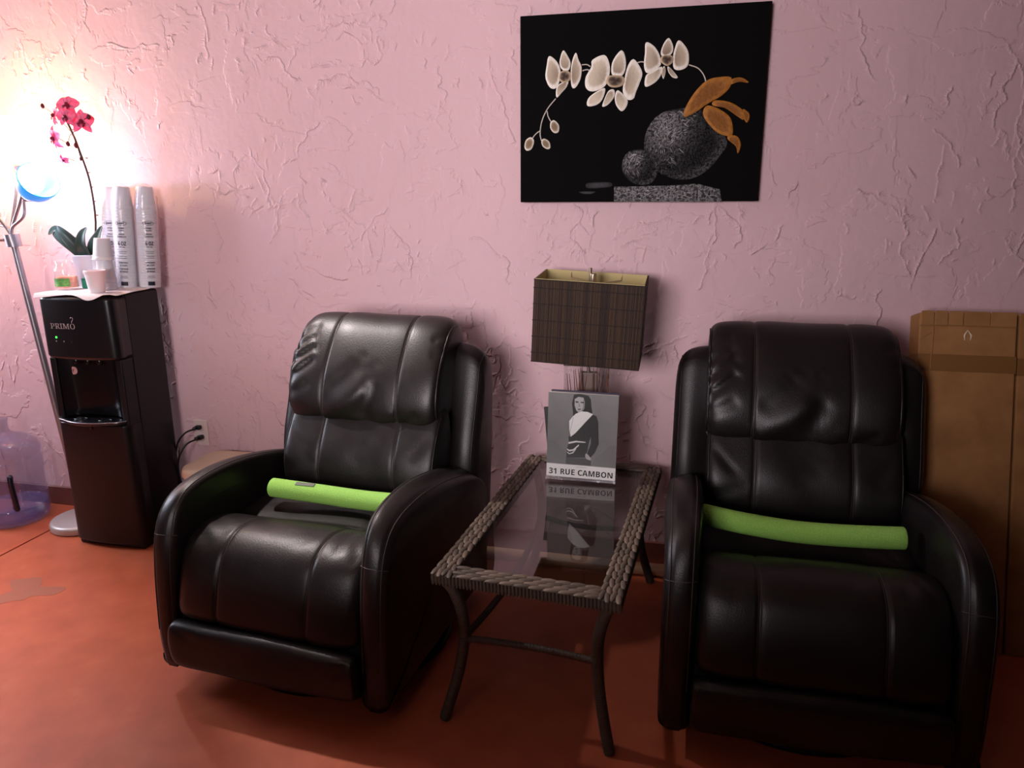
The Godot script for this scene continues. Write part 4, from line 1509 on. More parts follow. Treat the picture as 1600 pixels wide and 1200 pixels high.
# ---------------------------------------------------------------- wicker table
func build_table() -> void:
	var H := 0.46
	var t := thing("wicker_table", "low brown wicker table with a dark glass top, between the two recliners", "table", Vector3(-0.304, 0, 0.603), deg_to_rad(-4.4))
	var hx := 0.25
	var hz := 0.482
	var rw := 0.056
	var cane := [mat(Color(0.34, 0.29, 0.245), 0.55), mat(Color(0.385, 0.33, 0.28), 0.55), mat(Color(0.285, 0.24, 0.20), 0.6)]
	var core := mat(Color(0.20, 0.16, 0.135), 0.7)
	var g := Geo.new()
	for s in [-1, 1]:
		bx(Vector3(s * (hx - rw / 2) - rw / 2 + 0.002, H - 0.034, -hz), Vector3(s * (hx - rw / 2) + rw / 2 - 0.002, H - 0.004, hz), 0.006, g)
		bx(Vector3(-hx, H - 0.034, s * (hz - rw / 2) - rw / 2 + 0.002), Vector3(hx, H - 0.004, s * (hz - rw / 2) + rw / 2 - 0.002), 0.006, g)
	var rim := put("rim", g, core, t)
	# woven strands on top of the rim: three staggered rows a side
	var g2 := Geo.new()
	var half := 0.0235
	var rr := []
	for k in 9:
		var s := -1.0 + k / 4.0
		var e := sqrt(maxf(0.0, 1.0 - s * s * 0.96))
		var q := PackedVector3Array()
		for j in 8:
			var a := TAU * j / 8
			q.append(Vector3(cos(a) * 0.0082 * (0.35 + 0.65 * e), sin(a) * 0.0058 * e, s * half))
		rr.append(q)
	g2.rings(rr, {"caps": true})
	var strand := g2.mesh()
	var rng := RandomNumberGenerator.new()
	rng.seed = 12
	for side in 4:
		var along := hz * 2 if side < 2 else (hx - rw) * 2
		var rows := 4
		var step := 0.0415 if side < 2 else 0.0365
		var cnt := int(along / step)
		for row in rows:
			for k in cnt:
				var u := -along / 2 + (k + 0.5 + (0.5 if row % 2 else 0.0)) * along / cnt
				if u > along / 2 - 0.015: u -= 0.012
				var w := (row - 1.5) * 0.0142
				var o := put("strand", strand, cane[rng.randi() % 3], rim)
				if side < 2:
					o.position = Vector3((hx - rw / 2) * (1 if side == 0 else -1) + w, H - 0.0035, u)
					o.rotation.y = 0.16 * (1 if row % 2 else -1)
				else:
					o.position = Vector3(u, H - 0.0035, (hz - rw / 2) * (1 if side == 2 else -1) + w)
					o.rotation.y = PI / 2 + 0.2 * (1 if row % 2 else 0.4)
				o.rotation.x = rng.randfn() * 0.03
	# upright wraps round the outer and inner faces of the rim
	g = Geo.new()
	for side in 4:
		var along := hz * 2 if side < 2 else hx * 2
		var cnt := int(along / 0.0095)
		for k in cnt:
			var u := -along / 2 + (k + 0.5) * along / cnt
			for face in 2:
				var off := hx if side < 2 else hz
				var d := off - (0.001 if face == 0 else rw - 0.001)
				var sg := 1.0 if side % 2 == 0 else -1.0
				var c := Vector3(sg * d, H - 0.019, u) if side < 2 else Vector3(u, H - 0.019, sg * d)
				g.tube([c + Vector3(0, -0.016, 0), c, c + Vector3(0, 0.014, 0)], [0.0028, 0.0045, 0.003], 5)
	var wrap := put("rim_wrap", g, cane[2], t)
	wrap.set_meta("kind", "stuff")
	# glass
	g = Geo.new()
	g.rbox(Vector3((hx - rw) * 2 + 0.02, 0.005, (hz - rw) * 2 + 0.02), 0.001, Transform3D(Basis(), Vector3(0, H - 0.0085, 0)))
	var pane := glass(Color(0.07, 0.035, 0.022, 0.48), 0.0)
	pane.metallic_specular = 0.62
	put("glass_top", g, pane, t)
	# legs and stretchers, wound with cane
	for sx in [-1, 1]:
		for sz in [-1, 1]:
			g = Geo.new()
			var c := [Vector3(0.222, H - 0.035, 0.452), Vector3(0.205, 0.385, 0.435), Vector3(0.188, 0.31, 0.42), Vector3(0.186, 0.235, 0.418), Vector3(0.196, 0.15, 0.428), Vector3(0.214, 0.07, 0.446), Vector3(0.232, 0.0, 0.462)]
			var q := []
			for p in c: q.append(Vector3(p.x * sx, p.y, p.z * sz))
			g_wound(g, even(spline(q, 8), 200), 0.0165)
			put("leg", g, cane[2], t)
	for s in [-1, 1]:
		g = Geo.new()
		g_wound(g, even(spline([Vector3(-0.187, 0.235, s * 0.418), Vector3(-0.1, 0.229, s * 0.40), Vector3(0, 0.226, s * 0.392), Vector3(0.1, 0.229, s * 0.40), Vector3(0.187, 0.235, s * 0.418)], 8), 120), 0.0105)
		put("stretcher", g, cane[2], t)
		g = Geo.new()
		g_wound(g, even(spline([Vector3(s * 0.187, 0.235, -0.418), Vector3(s * 0.165, 0.229, -0.2), Vector3(s * 0.16, 0.226, 0), Vector3(s * 0.165, 0.229, 0.2), Vector3(s * 0.187, 0.235, 0.418)], 8), 220), 0.0105)
		put("stretcher", g, cane[2], t)
	# pole lying on the floor by the wall
	var p := thing("floor_pole", "pale round tube lying on the floor along the baseboard, behind the wicker table", "tube", Vector3(-0.2, 0.0245, 0.105))
	g = Geo.new()
	g.tube([Vector3(-0.545, 0, -0.004), Vector3(0, 0, 0), Vector3(0.5, 0, 0.004)], 0.0235, 24)
	put("tube", g, mat(Color(0.78, 0.62, 0.48), 0.55), p)
	g = Geo.new()
	g.tube([Vector3(-0.567, 0, -0.0042), Vector3(-0.54, 0, -0.004)], 0.0245, 24)
	put("end_cap", g, mat(Color(0.12, 0.10, 0.09), 0.5), p)

func g_wound(g: Geo, pts: Array, r: float) -> void:
	var rad := []
	for k in pts.size(): rad.append(r * (1.0 if k % 3 == 1 else 0.86))
	rad[0] = r * 0.8
	rad[-1] = r * 0.9
	g.tube(pts, rad, 10)

# ---------------------------------------------------------------- table lamp
func build_table_lamp() -> void:
	var H := 0.464
	var base := Vector3(-0.285, H, 0.21)
	var t := thing("table_lamp", "table lamp with a brown bamboo box shade and a clear twig-filled base", "lamp", base)
	var metal := mat(Color(0.55, 0.50, 0.45), 0.35, 0.8)
	# clear block with twigs
	var w := 0.162
	var d := 0.085
	var h := 0.385
	var clear := glass(Color(0.95, 0.95, 0.95, 0.012), 0.02)
	var g := Geo.new()
	for s in [-1, 1]:
		bx(Vector3(s * (w / 2 - 0.002) - 0.002, 0.014, -d / 2 + 0.004), Vector3(s * (w / 2 - 0.002) + 0.002, h, d / 2 - 0.004), 0.0005, g, 1)
		bx(Vector3(-w / 2, 0.014, s * (d / 2 - 0.002) - 0.002), Vector3(w / 2, h, s * (d / 2 - 0.002) + 0.002), 0.0005, g, 1)
	put("clear_body", g, clear, t)
	put("foot", bx(Vector3(-w / 2 - 0.006, 0, -d / 2 - 0.006), Vector3(w / 2 + 0.006, 0.014, d / 2 + 0.006), 0.003), metal, t)
	g = Geo.new()
	for s in [-1, 1]:
		g.tube([Vector3(-w / 2, h, s * d / 2), Vector3(w / 2, h, s * d / 2)], 0.0018, 6)
		g.tube([Vector3(s * w / 2, h, -d / 2), Vector3(s * w / 2, h, d / 2)], 0.0018, 6)
	put("top_frame", g, mat(Color(0.30, 0.22, 0.18), 0.5), t)
	var twigm := [mat(Color(0.36, 0.18, 0.12), 0.7), mat(Color(0.45, 0.25, 0.16), 0.7), mat(Color(0.28, 0.14, 0.10), 0.7)]
	var rng := RandomNumberGenerator.new()
	rng.seed = 31
	for k in 30:
		var a := Vector3(rng.randf_range(-0.07, 0.07), 0.016, rng.randf_range(-0.032, 0.032))
		var b := Vector3(clampf(a.x + rng.randfn() * 0.035, -0.074, 0.074), h - rng.randf_range(0.004, 0.04), clampf(a.z + rng.randfn() * 0.02, -0.034, 0.034))
		g = Geo.new()
		g.tube(spline([a, a.lerp(b, 0.5) + Vector3(rng.randfn() * 0.004, 0, rng.randfn() * 0.004), b], 4), [0.0022, 0.0022, 0.0022, 0.0022, 0.002, 0.0018, 0.0016, 0.0014, 0.001], 6)
		put("twig", g, twigm[k % 3], t)
	g = Geo.new()
	g.tube([Vector3(0.0, 0.012, 0), Vector3(0.0, 0.72, 0)], 0.0055, 12)
	g.tube([Vector3(0.0, h + 0.01, 0), Vector3(0.0, h + 0.02, 0)], 0.010, 12)
	put("stem", g, metal, t)
	# inner weight block seen through the clear body
	put("stem_block", bx(Vector3(-0.030, 0.27, -0.018), Vector3(0.032, 0.355, 0.012), 0.002), mat(Color(0.45, 0.36, 0.33), 0.4, 0.2), t)
	# shade, a little askew
	var sw := 0.362
	var sd := 0.225
	var sh := 0.285
	var xf := Transform3D(Basis.from_euler(Vector3(0.055, 0.0, -0.048)), Vector3(0.004, 0.548, 0.005))
	var gs := Geo.new()
	for face in 4:
		var along := sw if face < 2 else sd
		var cnt := int(along / 0.0036)
		for k in cnt:
			var u := -along / 2 + (k + 0.5) * along / cnt
			var tone := rng.randf_range(0.0, 1.0)
			var c := Color(0.018, 0.007, 0.003).lerp(Color(0.075, 0.036, 0.015), tone * tone)
			var out := (sd / 2 if face < 2 else sw / 2) + rng.randf_range(0, 0.0006)
			var sg := 1.0 if face % 2 == 0 else -1.0
			var p := Vector3(u, 0, sg * out) if face < 2 else Vector3(sg * out, 0, u)
			var sz := Vector3(0.0033, sh, 0.0026) if face < 2 else Vector3(0.0026, sh, 0.0033)
			gs.rbox(sz, 0.001, xf * Transform3D(Basis(), p), {"seg": 1, "tint": c})
	var bamboo := mat(Color.WHITE, 0.65)
	bamboo.vertex_color_use_as_albedo = true
	var shade := put("bamboo_shade", gs, bamboo, t)
	shade.set_meta("kind", "stuff")
	var dark := mat(Color(0.07, 0.045, 0.035), 0.8)
	for y in [-0.140, -0.108, -0.052, 0.004, 0.060, 0.114, 0.141]:
		g = Geo.new()
		var e := 0.0018
		for s in [-1, 1]:
			g.rbox(Vector3(sw + 0.006, 0.0024, 0.0012), 0.0004, xf * Transform3D(Basis(), Vector3(0, y, s * (sd / 2 + e))), {"seg": 1})
			g.rbox(Vector3(0.0012, 0.0024, sd + 0.006), 0.0004, xf * Transform3D(Basis(), Vector3(s * (sw / 2 + e), y, 0)), {"seg": 1})
		put("thread", g, dark, shade)
	g = Geo.new()
	for s in [-1, 1]:
		g.rbox(Vector3(sw - 0.002, sh, 0.0016), 0.0004, xf * Transform3D(Basis(), Vector3(0, 0.0015, s * (sd / 2 - 0.0025))), {"seg": 1})
		g.rbox(Vector3(0.0016, sh, sd - 0.004), 0.0004, xf * Transform3D(Basis(), Vector3(s * (sw / 2 - 0.0025), 0.0015, 0)), {"seg": 1})
	var cream := mat(Color(0.72, 0.66, 0.46), 0.7)
	put("liner", g, cream, shade)
	g = Geo.new()
	var topy := sh / 2
	for s in [-1, 1]:
		for z in [-1, 1]:
			g.tube([xf * Vector3(s * 0.09, topy - 0.004, z * sd / 2 * 0.97), xf * Vector3(s * 0.088, topy - 0.022, z * sd / 2 * 0.9), xf * Vector3(0, topy - 0.024, 0)], 0.0018, 6)
	put("spider", g, mat(Color(0.80, 0.74, 0.62), 0.35, 0.6), shade)
	g = Geo.new()
	g.lathe([Vector2(0, 0), Vector2(0.011, 0), Vector2(0.0125, 0.003), Vector2(0.0125, 0.036), Vector2(0.0105, 0.040), Vector2(0, 0.040)], 20, {"xf": xf * Transform3D(Basis(), Vector3(0, topy - 0.026, 0))})
	put("finial", g, mat(Color(0.75, 0.70, 0.60), 0.25, 0.85), shade)

# ---------------------------------------------------------------- magazines on a clear stand
func cover_image() -> ImageTexture:
	var w := 480
	var h := 620
	var im := Image.create(w, h, false, Image.FORMAT_RGB8)
	var f := FastNoiseLite.new()
	f.seed = 3
	f.frequency = 0.006
	for y in h:
		for x in w:
			var v := 0.44 + 0.03 * f.get_noise_2d(x, y) + 0.05 * float(x) / w - 0.03 * float(y) / h
			im.set_pixel(x, y, Color(v, v, v))
	var L := [
		["0.40", [9, 575, 99, 568, 290, 718, 275, 842, -3, 855]],
		["0.43", [985, 579, 910, 584, 698, 756, 640, 847, 987, 842]],
		["0.05", [365, 15, 457, 2, 570, 17, 608, 61, 619, 139, 638, 218, 568, 222, 511, 208, 414, 247, 366, 279, 357, 199, 342, 119]],
		["0.66", [378, 66, 430, 37, 501, 43, 525, 93, 523, 167, 486, 213, 441, 223, 404, 196, 379, 140]],
		["0.50", [500, 60, 525, 93, 523, 167, 486, 213, 470, 218, 500, 160]],
		["0.14", [391, 88, 433, 92, 434, 106, 395, 108]], ["0.14", [462, 93, 511, 94, 512, 109, 465, 106]],
		["0.50", [443, 105, 462, 150, 437, 151]], ["0.28", [424, 178, 473, 172, 464, 189, 432, 191]],
		["0.88", [399, 237, 482, 204, 567, 205, 646, 229, 546, 326, 412, 460, 340, 511, 317, 432, 311, 328, 351, 280]],
		["0.70", [362, 281, 373, 281, 333, 454, 325, 449]],
		["0.05", [646, 234, 696, 249, 725, 315, 746, 575, 694, 682, 634, 744, 583, 713, 606, 631, 603, 574, 593, 644, 557, 750, 285, 765, 287, 666, 312, 594, 311, 502, 341, 517, 412, 460, 546, 326]],
		["0.45", [629, 494, 634, 572, 607, 648, 592, 632, 608, 551]],
		["0.85", [311, 577, 417, 555, 553, 560, 560, 571, 418, 575, 312, 600]],
		["0.85", [291, 654, 323, 669, 380, 659, 442, 608, 462, 595, 463, 613, 388, 676, 324, 689, 291, 671]],
		["0.80", [295, 689, 325, 710, 375, 694, 422, 644, 428, 651, 383, 708, 326, 723, 296, 706]],
		["0.22", [282, 765, 644, 755, 647, 841, 282, 841]],
		["0.66", [561, 698, 596, 707, 641, 749, 643, 778, 579, 766, 558, 732]],
		["0.93", [-10, 846, 1010, 846, 1010, 1010, -10, 1010]],
	]
	for s in L:
		var v := float(s[0])
		var poly := PackedVector2Array()
		for k in range(0, s[1].size(), 2): poly.append(Vector2(s[1][k] * w / 1000.0, s[1][k + 1] * h / 1000.0))
		var lo := Vector2.INF
		var hi := -Vector2.INF
		for p in poly:
			lo = lo.min(p)
			hi = hi.max(p)
		for y in range(maxi(0, int(lo.y)), mini(h, int(hi.y) + 1)):
			# spans where this row crosses the outline
			var xs := []
			for k in poly.size():
				var a := poly[k]
				var b := poly[(k + 1) % poly.size()]
				if (a.y <= y + 0.5) != (b.y <= y + 0.5): xs.append(a.x + (y + 0.5 - a.y) / (b.y - a.y) * (b.x - a.x))
			xs.sort()
			for k in range(0, xs.size() - 1, 2):
				var x0 := clampi(int(round(xs[k])), 0, w)
				var x1 := clampi(int(round(xs[k + 1])), 0, w)
				if x1 > x0: im.fill_rect(Rect2i(x0, y, x1 - x0, 1), Color(v, v, v))
	return ImageTexture.create_from_image(im)

func booklet(called: String, label: String, w: float, h: float, th: float, at: Vector3, tilt: Basis, cm: Material, edge: Material) -> Node3D:
	var t := thing(called, label, "magazine", at)
	t.basis = tilt
	put("pages", bx(Vector3(-w / 2 + 0.001, 0.001, -th / 2), Vector3(w / 2 - 0.002, h - 0.001, th / 2), 0.0005), edge, t)
	var g := Geo.new()
	# cover face with its own uv
	var pv := PackedVector3Array([Vector3(-w / 2, 0, 0.0006), Vector3(w / 2, 0, 0.0006), Vector3(w / 2, h, 0.0006), Vector3(-w / 2, h, 0.0006), Vector3(-w / 2, 0, 0), Vector3(w / 2, 0, 0), Vector3(w / 2, h, 0), Vector3(-w / 2, h, 0)])
	var uu := PackedVector2Array()
	for p in pv: uu.append(Vector2(p.x / w + 0.5, 1.0 - p.y / h))
	g.add(pv, PackedInt32Array([0, 1, 2, 0, 2, 3, 5, 4, 7, 5, 7, 6, 4, 0, 3, 4, 3, 7, 1, 5, 6, 1, 6, 2, 3, 2, 6, 3, 6, 7, 4, 5, 1, 4, 1, 0]), {"flat": true, "uv": uu, "xf": Transform3D(Basis(), Vector3(0, 0, th / 2))})
	put("cover", g, cm, t)
	g = Geo.new()
	bx(Vector3(-w / 2, 0, -th / 2 - 0.0006), Vector3(w / 2, h, -th / 2), 0.0002, g)
	put("back_cover", g, edge, t)
	return t

func build_magazines() -> void:
	var y0 := 0.4615 + 0.008
	var tilt := Basis(Vector3.RIGHT, -0.05) * Basis(Vector3.BACK, -0.012)
	var print_ := mat(Color.WHITE, 0.35)
	print_.albedo_texture = cover_image()
	var paper := mat(Color(0.85, 0.82, 0.80), 0.7)
	var at := Vector3(-0.290, y0, 0.337)
	var mg := booklet("magazine", "black and white magazine titled 31 RUE CAMBON with a standing woman on it", 0.240, 0.300, 0.010, at, tilt, print_, paper)
	var cover: Node = mg.get_node("cover")
	put("title", lettering("31 RUE CAMBON", 0.0205, ["Droid Sans"], 0.222, 0.0005, 700), mat(Color(0.06, 0.055, 0.06), 0.5), cover, Vector3(0, 0.019, 0.0056))
	put("imprint", bx(Vector3(-0.018, 0.0395, 0.0056), Vector3(0.02, 0.0403, 0.0060), 0.0001), mat(Color(0.3, 0.3, 0.3), 0.6), cover)
	booklet("magazine", "purple-edged magazine just behind the black and white one, only its top edge showing", 0.232, 0.304, 0.010, at + Vector3(0.003, 0.0, -0.0145), tilt, mat(Color(0.16, 0.10, 0.22), 0.4), mat(Color(0.22, 0.16, 0.30), 0.6))
	booklet("magazine", "black booklet standing askew behind the magazines, its corner showing at their left", 0.17, 0.235, 0.006, at + Vector3(-0.030, 0.012, -0.030), tilt * Basis(Vector3.BACK, 0.11), mat(Color(0.05, 0.045, 0.05), 0.4), mat(Color(0.10, 0.09, 0.09), 0.6))
	# clear easel
	var t := thing("display_stand", "clear acrylic stand holding the magazines upright on the wicker table", "stand", Vector3(-0.290, 0.4615, 0.33))
	var clear := glass(Color(0.92, 0.92, 0.95, 0.12), 0.03)
	put("base", bx(Vector3(-0.122, 0, -0.07), Vector3(0.122, 0.003, 0.022), 0.001), clear, t)
	put("front_lip", bx(Vector3(-0.122, 0.003, 0.0185), Vector3(0.122, 0.011, 0.0215), 0.001), clear, t)
	var g := Geo.new()
	g.rbox(Vector3(0.236, 0.25, 0.003), 0.001, Transform3D(Basis(Vector3.RIGHT, -0.05), Vector3(0, 0.13, -0.0455)))
	put("back_plate", g, clear, t)
	for x in [-0.118, -0.072, 0.064, 0.118]:
		put("stop", bx(Vector3(x - 0.004, 0.0, 0.017), Vector3(x + 0.004, 0.006, 0.025), 0.001), glass(Color(0.95, 0.95, 0.97, 0.25), 0.05), t)

# ---------------------------------------------------------------- painting
func relief(g: Geo, poly: Array, h: float, tone: Callable, rows := 6, streak := 0.0) -> void:
	var p := even(spline(poly, 6, true), 44, true)
	var c := Vector2.ZERO
	for q in p: c += q
	c /= p.size()
	var rr := []
	var cc := PackedColorArray()
	for k in rows + 1:
		var s := 1.0 - float(k) / rows
		var q := PackedVector3Array()
		for j in p.size():
			var w: Vector2 = c + (p[j] - c) * s
			var z := h * (0.0 if k == 0 else (1.0 if k == 1 else 0.55 + 0.25 * (1 - s) + streak * sin(j * 1.9) * s))
			q.append(Vector3(w.x, w.y, z))
			cc.append(tone.call(w, 1.0 if k <= 1 else s, j))
		rr.append(q)
	g.rings(rr, {"open": true, "col": cc})

func build_painting() -> void:
	var W := 0.826
	var Hh := 0.622
	var t := thing("canvas_painting", "black canvas painting of cream orchids, copper leaves and a silver vase on the wall", "painting", Vector3(-0.1535, 1.7135, 0.0))
	put("canvas", bx(Vector3(-W / 2, -Hh / 2, 0.002), Vector3(W / 2, Hh / 2, 0.034), 0.002), mat(Color(0.045, 0.042, 0.047), 0.8, 0.0, 0.15), t)
	var oil := mat(Color.WHITE, 0.6, 0.0, 0.35)
	oil.vertex_color_use_as_albedo = true
	oil.normal_enabled = true
	oil.normal_texture = noise_tex(91, 0.02, 256, null, 5.0)
	oil.normal_scale = 0.5
	tri(oil, 9.0)
	var knife := mat(Color.WHITE, 0.5, 0.0, 0.2)
	knife.vertex_color_use_as_albedo = true
	knife.heightmap_enabled = true
	knife.heightmap_texture = noise_tex(92, 0.022, 512, [[0.0, 0.46, 0.5, 0.56, 1.0], [Color(0.1, 0.1, 0.1), Color(0.25, 0.25, 0.25), Color(0.9, 0.9, 0.9), Color(0.35, 0.35, 0.35), Color(0.5, 0.5, 0.5)]], 0.0, FastNoiseLite.TYPE_SIMPLEX_SMOOTH, 3)
	knife.heightmap_scale = 0.3
	knife.albedo_texture = noise_tex(93, 0.02, 512, [[0.0, 0.36, 0.46, 0.50, 0.56, 0.66, 1.0], [Color(0.35, 0.35, 0.35), Color(0.5, 0.5, 0.5), Color(0.95, 0.95, 0.95), Color(0.6, 0.6, 0.6), Color(1, 1, 1), Color(0.4, 0.4, 0.4), Color(0.3, 0.3, 0.3)]], 0.0, FastNoiseLite.TYPE_SIMPLEX_SMOOTH, 4)
	tri(knife, 4.5)
	var S := [
		["petal", [-311, 179, -286, 163, -271, 134, -272, 103, -285, 75, -307, 77, -323, 110, -319, 150]],
		["petal", [-262, 195, -245, 175, -236, 155, -240, 133, -255, 128, -270, 140, -274, 162]],
		["petal", [-218, 186, -208, 162, -197, 137, -201, 100, -218, 73, -231, 78, -235, 118, -231, 158]],
		["petal", [-244, 99, -247, 79, -264, 60, -283, 43, -285, 69, -276, 86]],
		["petal", [-120, 174, -102, 144, -102, 107, -117, 74, -156, 59, -181, 71, -183, 105, -164, 138, -161, 160]],
		["petal", [-64, 186, -49, 164, -47, 128, -58, 106, -76, 105, -94, 113, -92, 152]],
		["petal", [-22, 157, -2, 136, 10, 109, 2, 81, -9, 53, -17, 31, -38, 29, -54, 55, -49, 100, -39, 138]],
		["petal", [-117, 69, -122, 35, -143, 15, -175, 13, -168, 42]],
		["petal", [-84, 62, -83, 39, -104, 14, -123, 9, -116, 34, -102, 60]],
		["petal", [-72, 60, -47, 41, -36, 23, -43, 1, -58, -8, -76, 13, -81, 39]],
		["petal", [18, 207, 44, 195, 64, 167, 70, 136, 50, 118, 24, 111, 14, 136, 16, 174]],
		["petal", [92, 217, 106, 197, 108, 176, 98, 163, 78, 158, 68, 172, 76, 199]],
		["petal", [124, 208, 142, 196, 159, 168, 159, 130, 137, 116, 114, 121, 109, 154, 114, 186]],
		["petal", [74, 129, 71, 101, 52, 79, 21, 68, 22, 103, 45, 115]],
		["petal", [83, 130, 87, 111, 81, 90, 74, 106, 77, 125]],
		["petal", [93, 130, 111, 115, 128, 93, 112, 93, 96, 111]],
		["lip", [-252, 130, -235, 121, -236, 99, -258, 90, -276, 103, -271, 125]],
		["lip", [-88, 108, -55, 103, -49, 83, -66, 70, -96, 71, -112, 88, -106, 105]],
		["lip", [86, 165, 109, 159, 108, 140, 90, 130, 69, 145, 72, 161]],
		["bud", [-291, -31, -274, -48, -275, -70, -290, -74, -304, -59, -304, -38]],
		["bud", [-374, -86, -363, -99, -371, -125, -389, -132, -398, -119, -392, -95]],
		["bud", [-325, -92, -308, -103, -304, -123, -316, -128, -333, -116, -336, -98]],
		["leaf", [301, 86, 300, 59, 273, 30, 229, 6, 190, -20, 153, -33, 158, -3, 187, 46, 225, 81, 269, 89]],
		["leaf", [304, 81, 331, 85, 354, 73, 354, 67, 327, 71, 302, 65]],
		["leaf", [251, 16, 297, 11, 338, -11, 352, -31, 349, -48, 328, -36, 287, -9, 247, 0]],
		["leaf", [345, -14, 364, -26, 368, -42, 361, -57, 352, -47]],
		["leaf", [229, 1, 270, -12, 306, -40, 317, -80, 310, -99, 269, -87, 230, -50, 216, -21]],
		["leaf", [307, -96, 333, -100, 346, -126, 338, -155, 329, -131, 302, -108]],
		["vase", [126, -6, 201, -7, 244, -50, 301, -113, 282, -158, 236, -212, 179, -237, 119, -231, 58, -195, 26, -136, 32, -73, 68, -25]],
		["vase", [7, -135, 49, -141, 76, -169, 76, -207, 57, -245, 24, -254, -20, -241, -47, -205, -46, -167, -26, -142]],
		["ledge", [-74, -260, 60, -258, 59, -311, -73, -310]],
		["ledge", [61, -259, 209, -253, 212, -312, 60, -311]],
		["ledge", [212, -253, 286, -271, 295, -312, 215, -312]],
		["glint", [-196, -275, -142, -275, -155, -284, -186, -283]],
		["glint", [-168, -246, -90, -244, -90, -260, -165, -264]],
		["stem", [162, 131, 194, 118, 216, 89, 221, 51, 209, 13, 187, -18]],
		["stem", [-286, 40, -316, 6, -335, -34, -341, -75, -336, -99]],
		["stem", [-341, -65, -357, -76, -369, -90]],
		["stem", [-316, 0, -313, -17, -303, -35]],
		["stem", [-197, 146, -179, 146, -167, 139]],
		["stem", [-194, 127, -179, 130, -167, 126]],
		["stem", [-8, 145, 5, 147, 15, 145]],
	]
	var z := 0.0342
	for s in S:
		var kind: String = s[0]
		var pts := []
		for k in range(0, s[1].size(), 2): pts.append(Vector2(s[1][k], s[1][k + 1]) * 0.001)
		var g := Geo.new()
		if kind == "stem":
			var l := []
			for p in spline(pts, 5): l.append(Vector3(p.x, p.y, z))
			g.tube(l, 0.0021, 6, {"tint": Color(0.55, 0.50, 0.44)})
			put("painted_stem", g, oil, t)
			continue
		var m := oil
		var h := 0.0035
		var mid := Vector2.ZERO
		for p in pts: mid += p / pts.size()
		# pigment: petals run from umber at the flower's heart to a white rim
		var heart: Vector2 = HEARTS[0]
		for q in HEARTS: if q.distance_to(mid) < heart.distance_to(mid): heart = q
		var tone := func(w: Vector2, s: float, j: int) -> Color:
			var far: float = clampf((w.distance_to(heart) - 0.010) / 0.078, 0, 1)
			var c := Color(0.13, 0.06, 0.02).lerp(Color(0.64, 0.56, 0.43), pow(far, 0.8))
			return c.lerp(Color(0.86, 0.82, 0.74), clampf(pow(s, 7.0) * 0.9 + 0.10 * sin(j * 2.3) * s, 0, 1))
		if kind == "leaf":
			tone = func(w: Vector2, s: float, j: int) -> Color: return Color(0.20, 0.068, 0.006).lerp(Color(0.40, 0.155, 0.025), clampf(pow(s, 3.0) * 0.8 + 0.2 * sin(j * 1.7) * s, 0, 1))
		elif kind == "lip":
			h = 0.0055
			tone = func(w: Vector2, s: float, j: int) -> Color: return Color(0.035, 0.015, 0.01).lerp(Color(0.52, 0.40, 0.27), clampf(pow(s, 4.0) + 0.35 * maxf(0.0, sin(j * 0.43)) * s, 0, 1))
		elif kind == "bud":
			tone = func(w: Vector2, s: float, j: int) -> Color: return Color(0.20, 0.13, 0.065).lerp(Color(0.75, 0.70, 0.60), pow(s, 4.0))
		elif kind == "vase":
			m = knife
			h = 0.002
			var size := 0.0
			for p in pts: size = maxf(size, p.distance_to(mid))
			tone = func(w: Vector2, s: float, j: int) -> Color:
				var l: float = clampf(1.0 - (w - mid - Vector2(-0.45, 0.42) * size).length() / (size * 1.15), 0, 1)
				var lip: float = 0.10 * pow(s, 6.0) * clampf((w.x - mid.x - w.y + mid.y) / size, 0, 1)
				var v: float = 0.012 + 0.42 * pow(l, 1.9) + lip
				if w.y - mid.y > 0.74 * size: v = 0.02
				return Color(v, v * 0.96, v)
		elif kind == "ledge":
			m = knife
			h = 0.0012
			tone = func(w: Vector2, s: float, j: int) -> Color:
				var v: float = 0.30
				return Color(v, v * 0.97, v)
		elif kind == "glint":
			h = 0.0006
			tone = func(w: Vector2, s: float, j: int) -> Color: return Color(0.03, 0.033, 0.04).lerp(Color(0.006, 0.006, 0.007), pow(s, 1.5))
		if kind == "ledge":
			var q := []
			for k in 4: for j in 4: q.append(pts[k].lerp(pts[(k + 1) % 4], j / 4.0))
			pts = q
		relief(g, pts, h, tone, 8 if kind == "vase" else 6, 0.12 if kind == "petal" or kind == "leaf" else 0.0)
		var name_: String = {"petal": "painted_petal", "lip": "painted_flower_heart", "bud": "painted_bud", "leaf": "painted_leaf", "vase": "painted_vase", "ledge": "painted_ledge", "glint": "painted_reflection"}[kind]
		put(name_, g, m, t, Vector3(0, 0, z + (0.0018 if kind == "leaf" or kind == "lip" else 0.0)))
	# light knife strokes at the upper left of each vase, copper vein lines on the leaves
	var strokes := Geo.new()
	var rng := RandomNumberGenerator.new()
	rng.seed = 8
	for v in VASES:
		var c := Vector2(v[0], v[1])
		for k in int(v[3]):
			var a := rng.randf_range(1.2, 4.2)
			var r: float = v[2] * sqrt(rng.randf_range(0.02, 0.72))
			var p := c + Vector2(cos(a), sin(a)) * r
			var dir := Vector2(cos(a + PI / 2 + rng.randfn() * 0.6), sin(a + PI / 2 + rng.randfn() * 0.6))
			var ln := rng.randf_range(0.006, 0.02)
			var b := rng.randf_range(0.04, 0.48) * clampf(1.2 - (p - (c + Vector2(-0.35, 0.4) * v[2])).length() / v[2], 0.15, 1.0)
			strokes.tube([Vector3(p.x, p.y, 0), Vector3(p.x + dir.x * ln * 0.5, p.y + dir.y * ln * 0.5, 0.0008), Vector3(p.x + dir.x * ln, p.y + dir.y * ln, 0)], [0.0008, 0.0017, 0.0007], 5, {"tint": Color(b, b * 0.95, b * 0.98)})
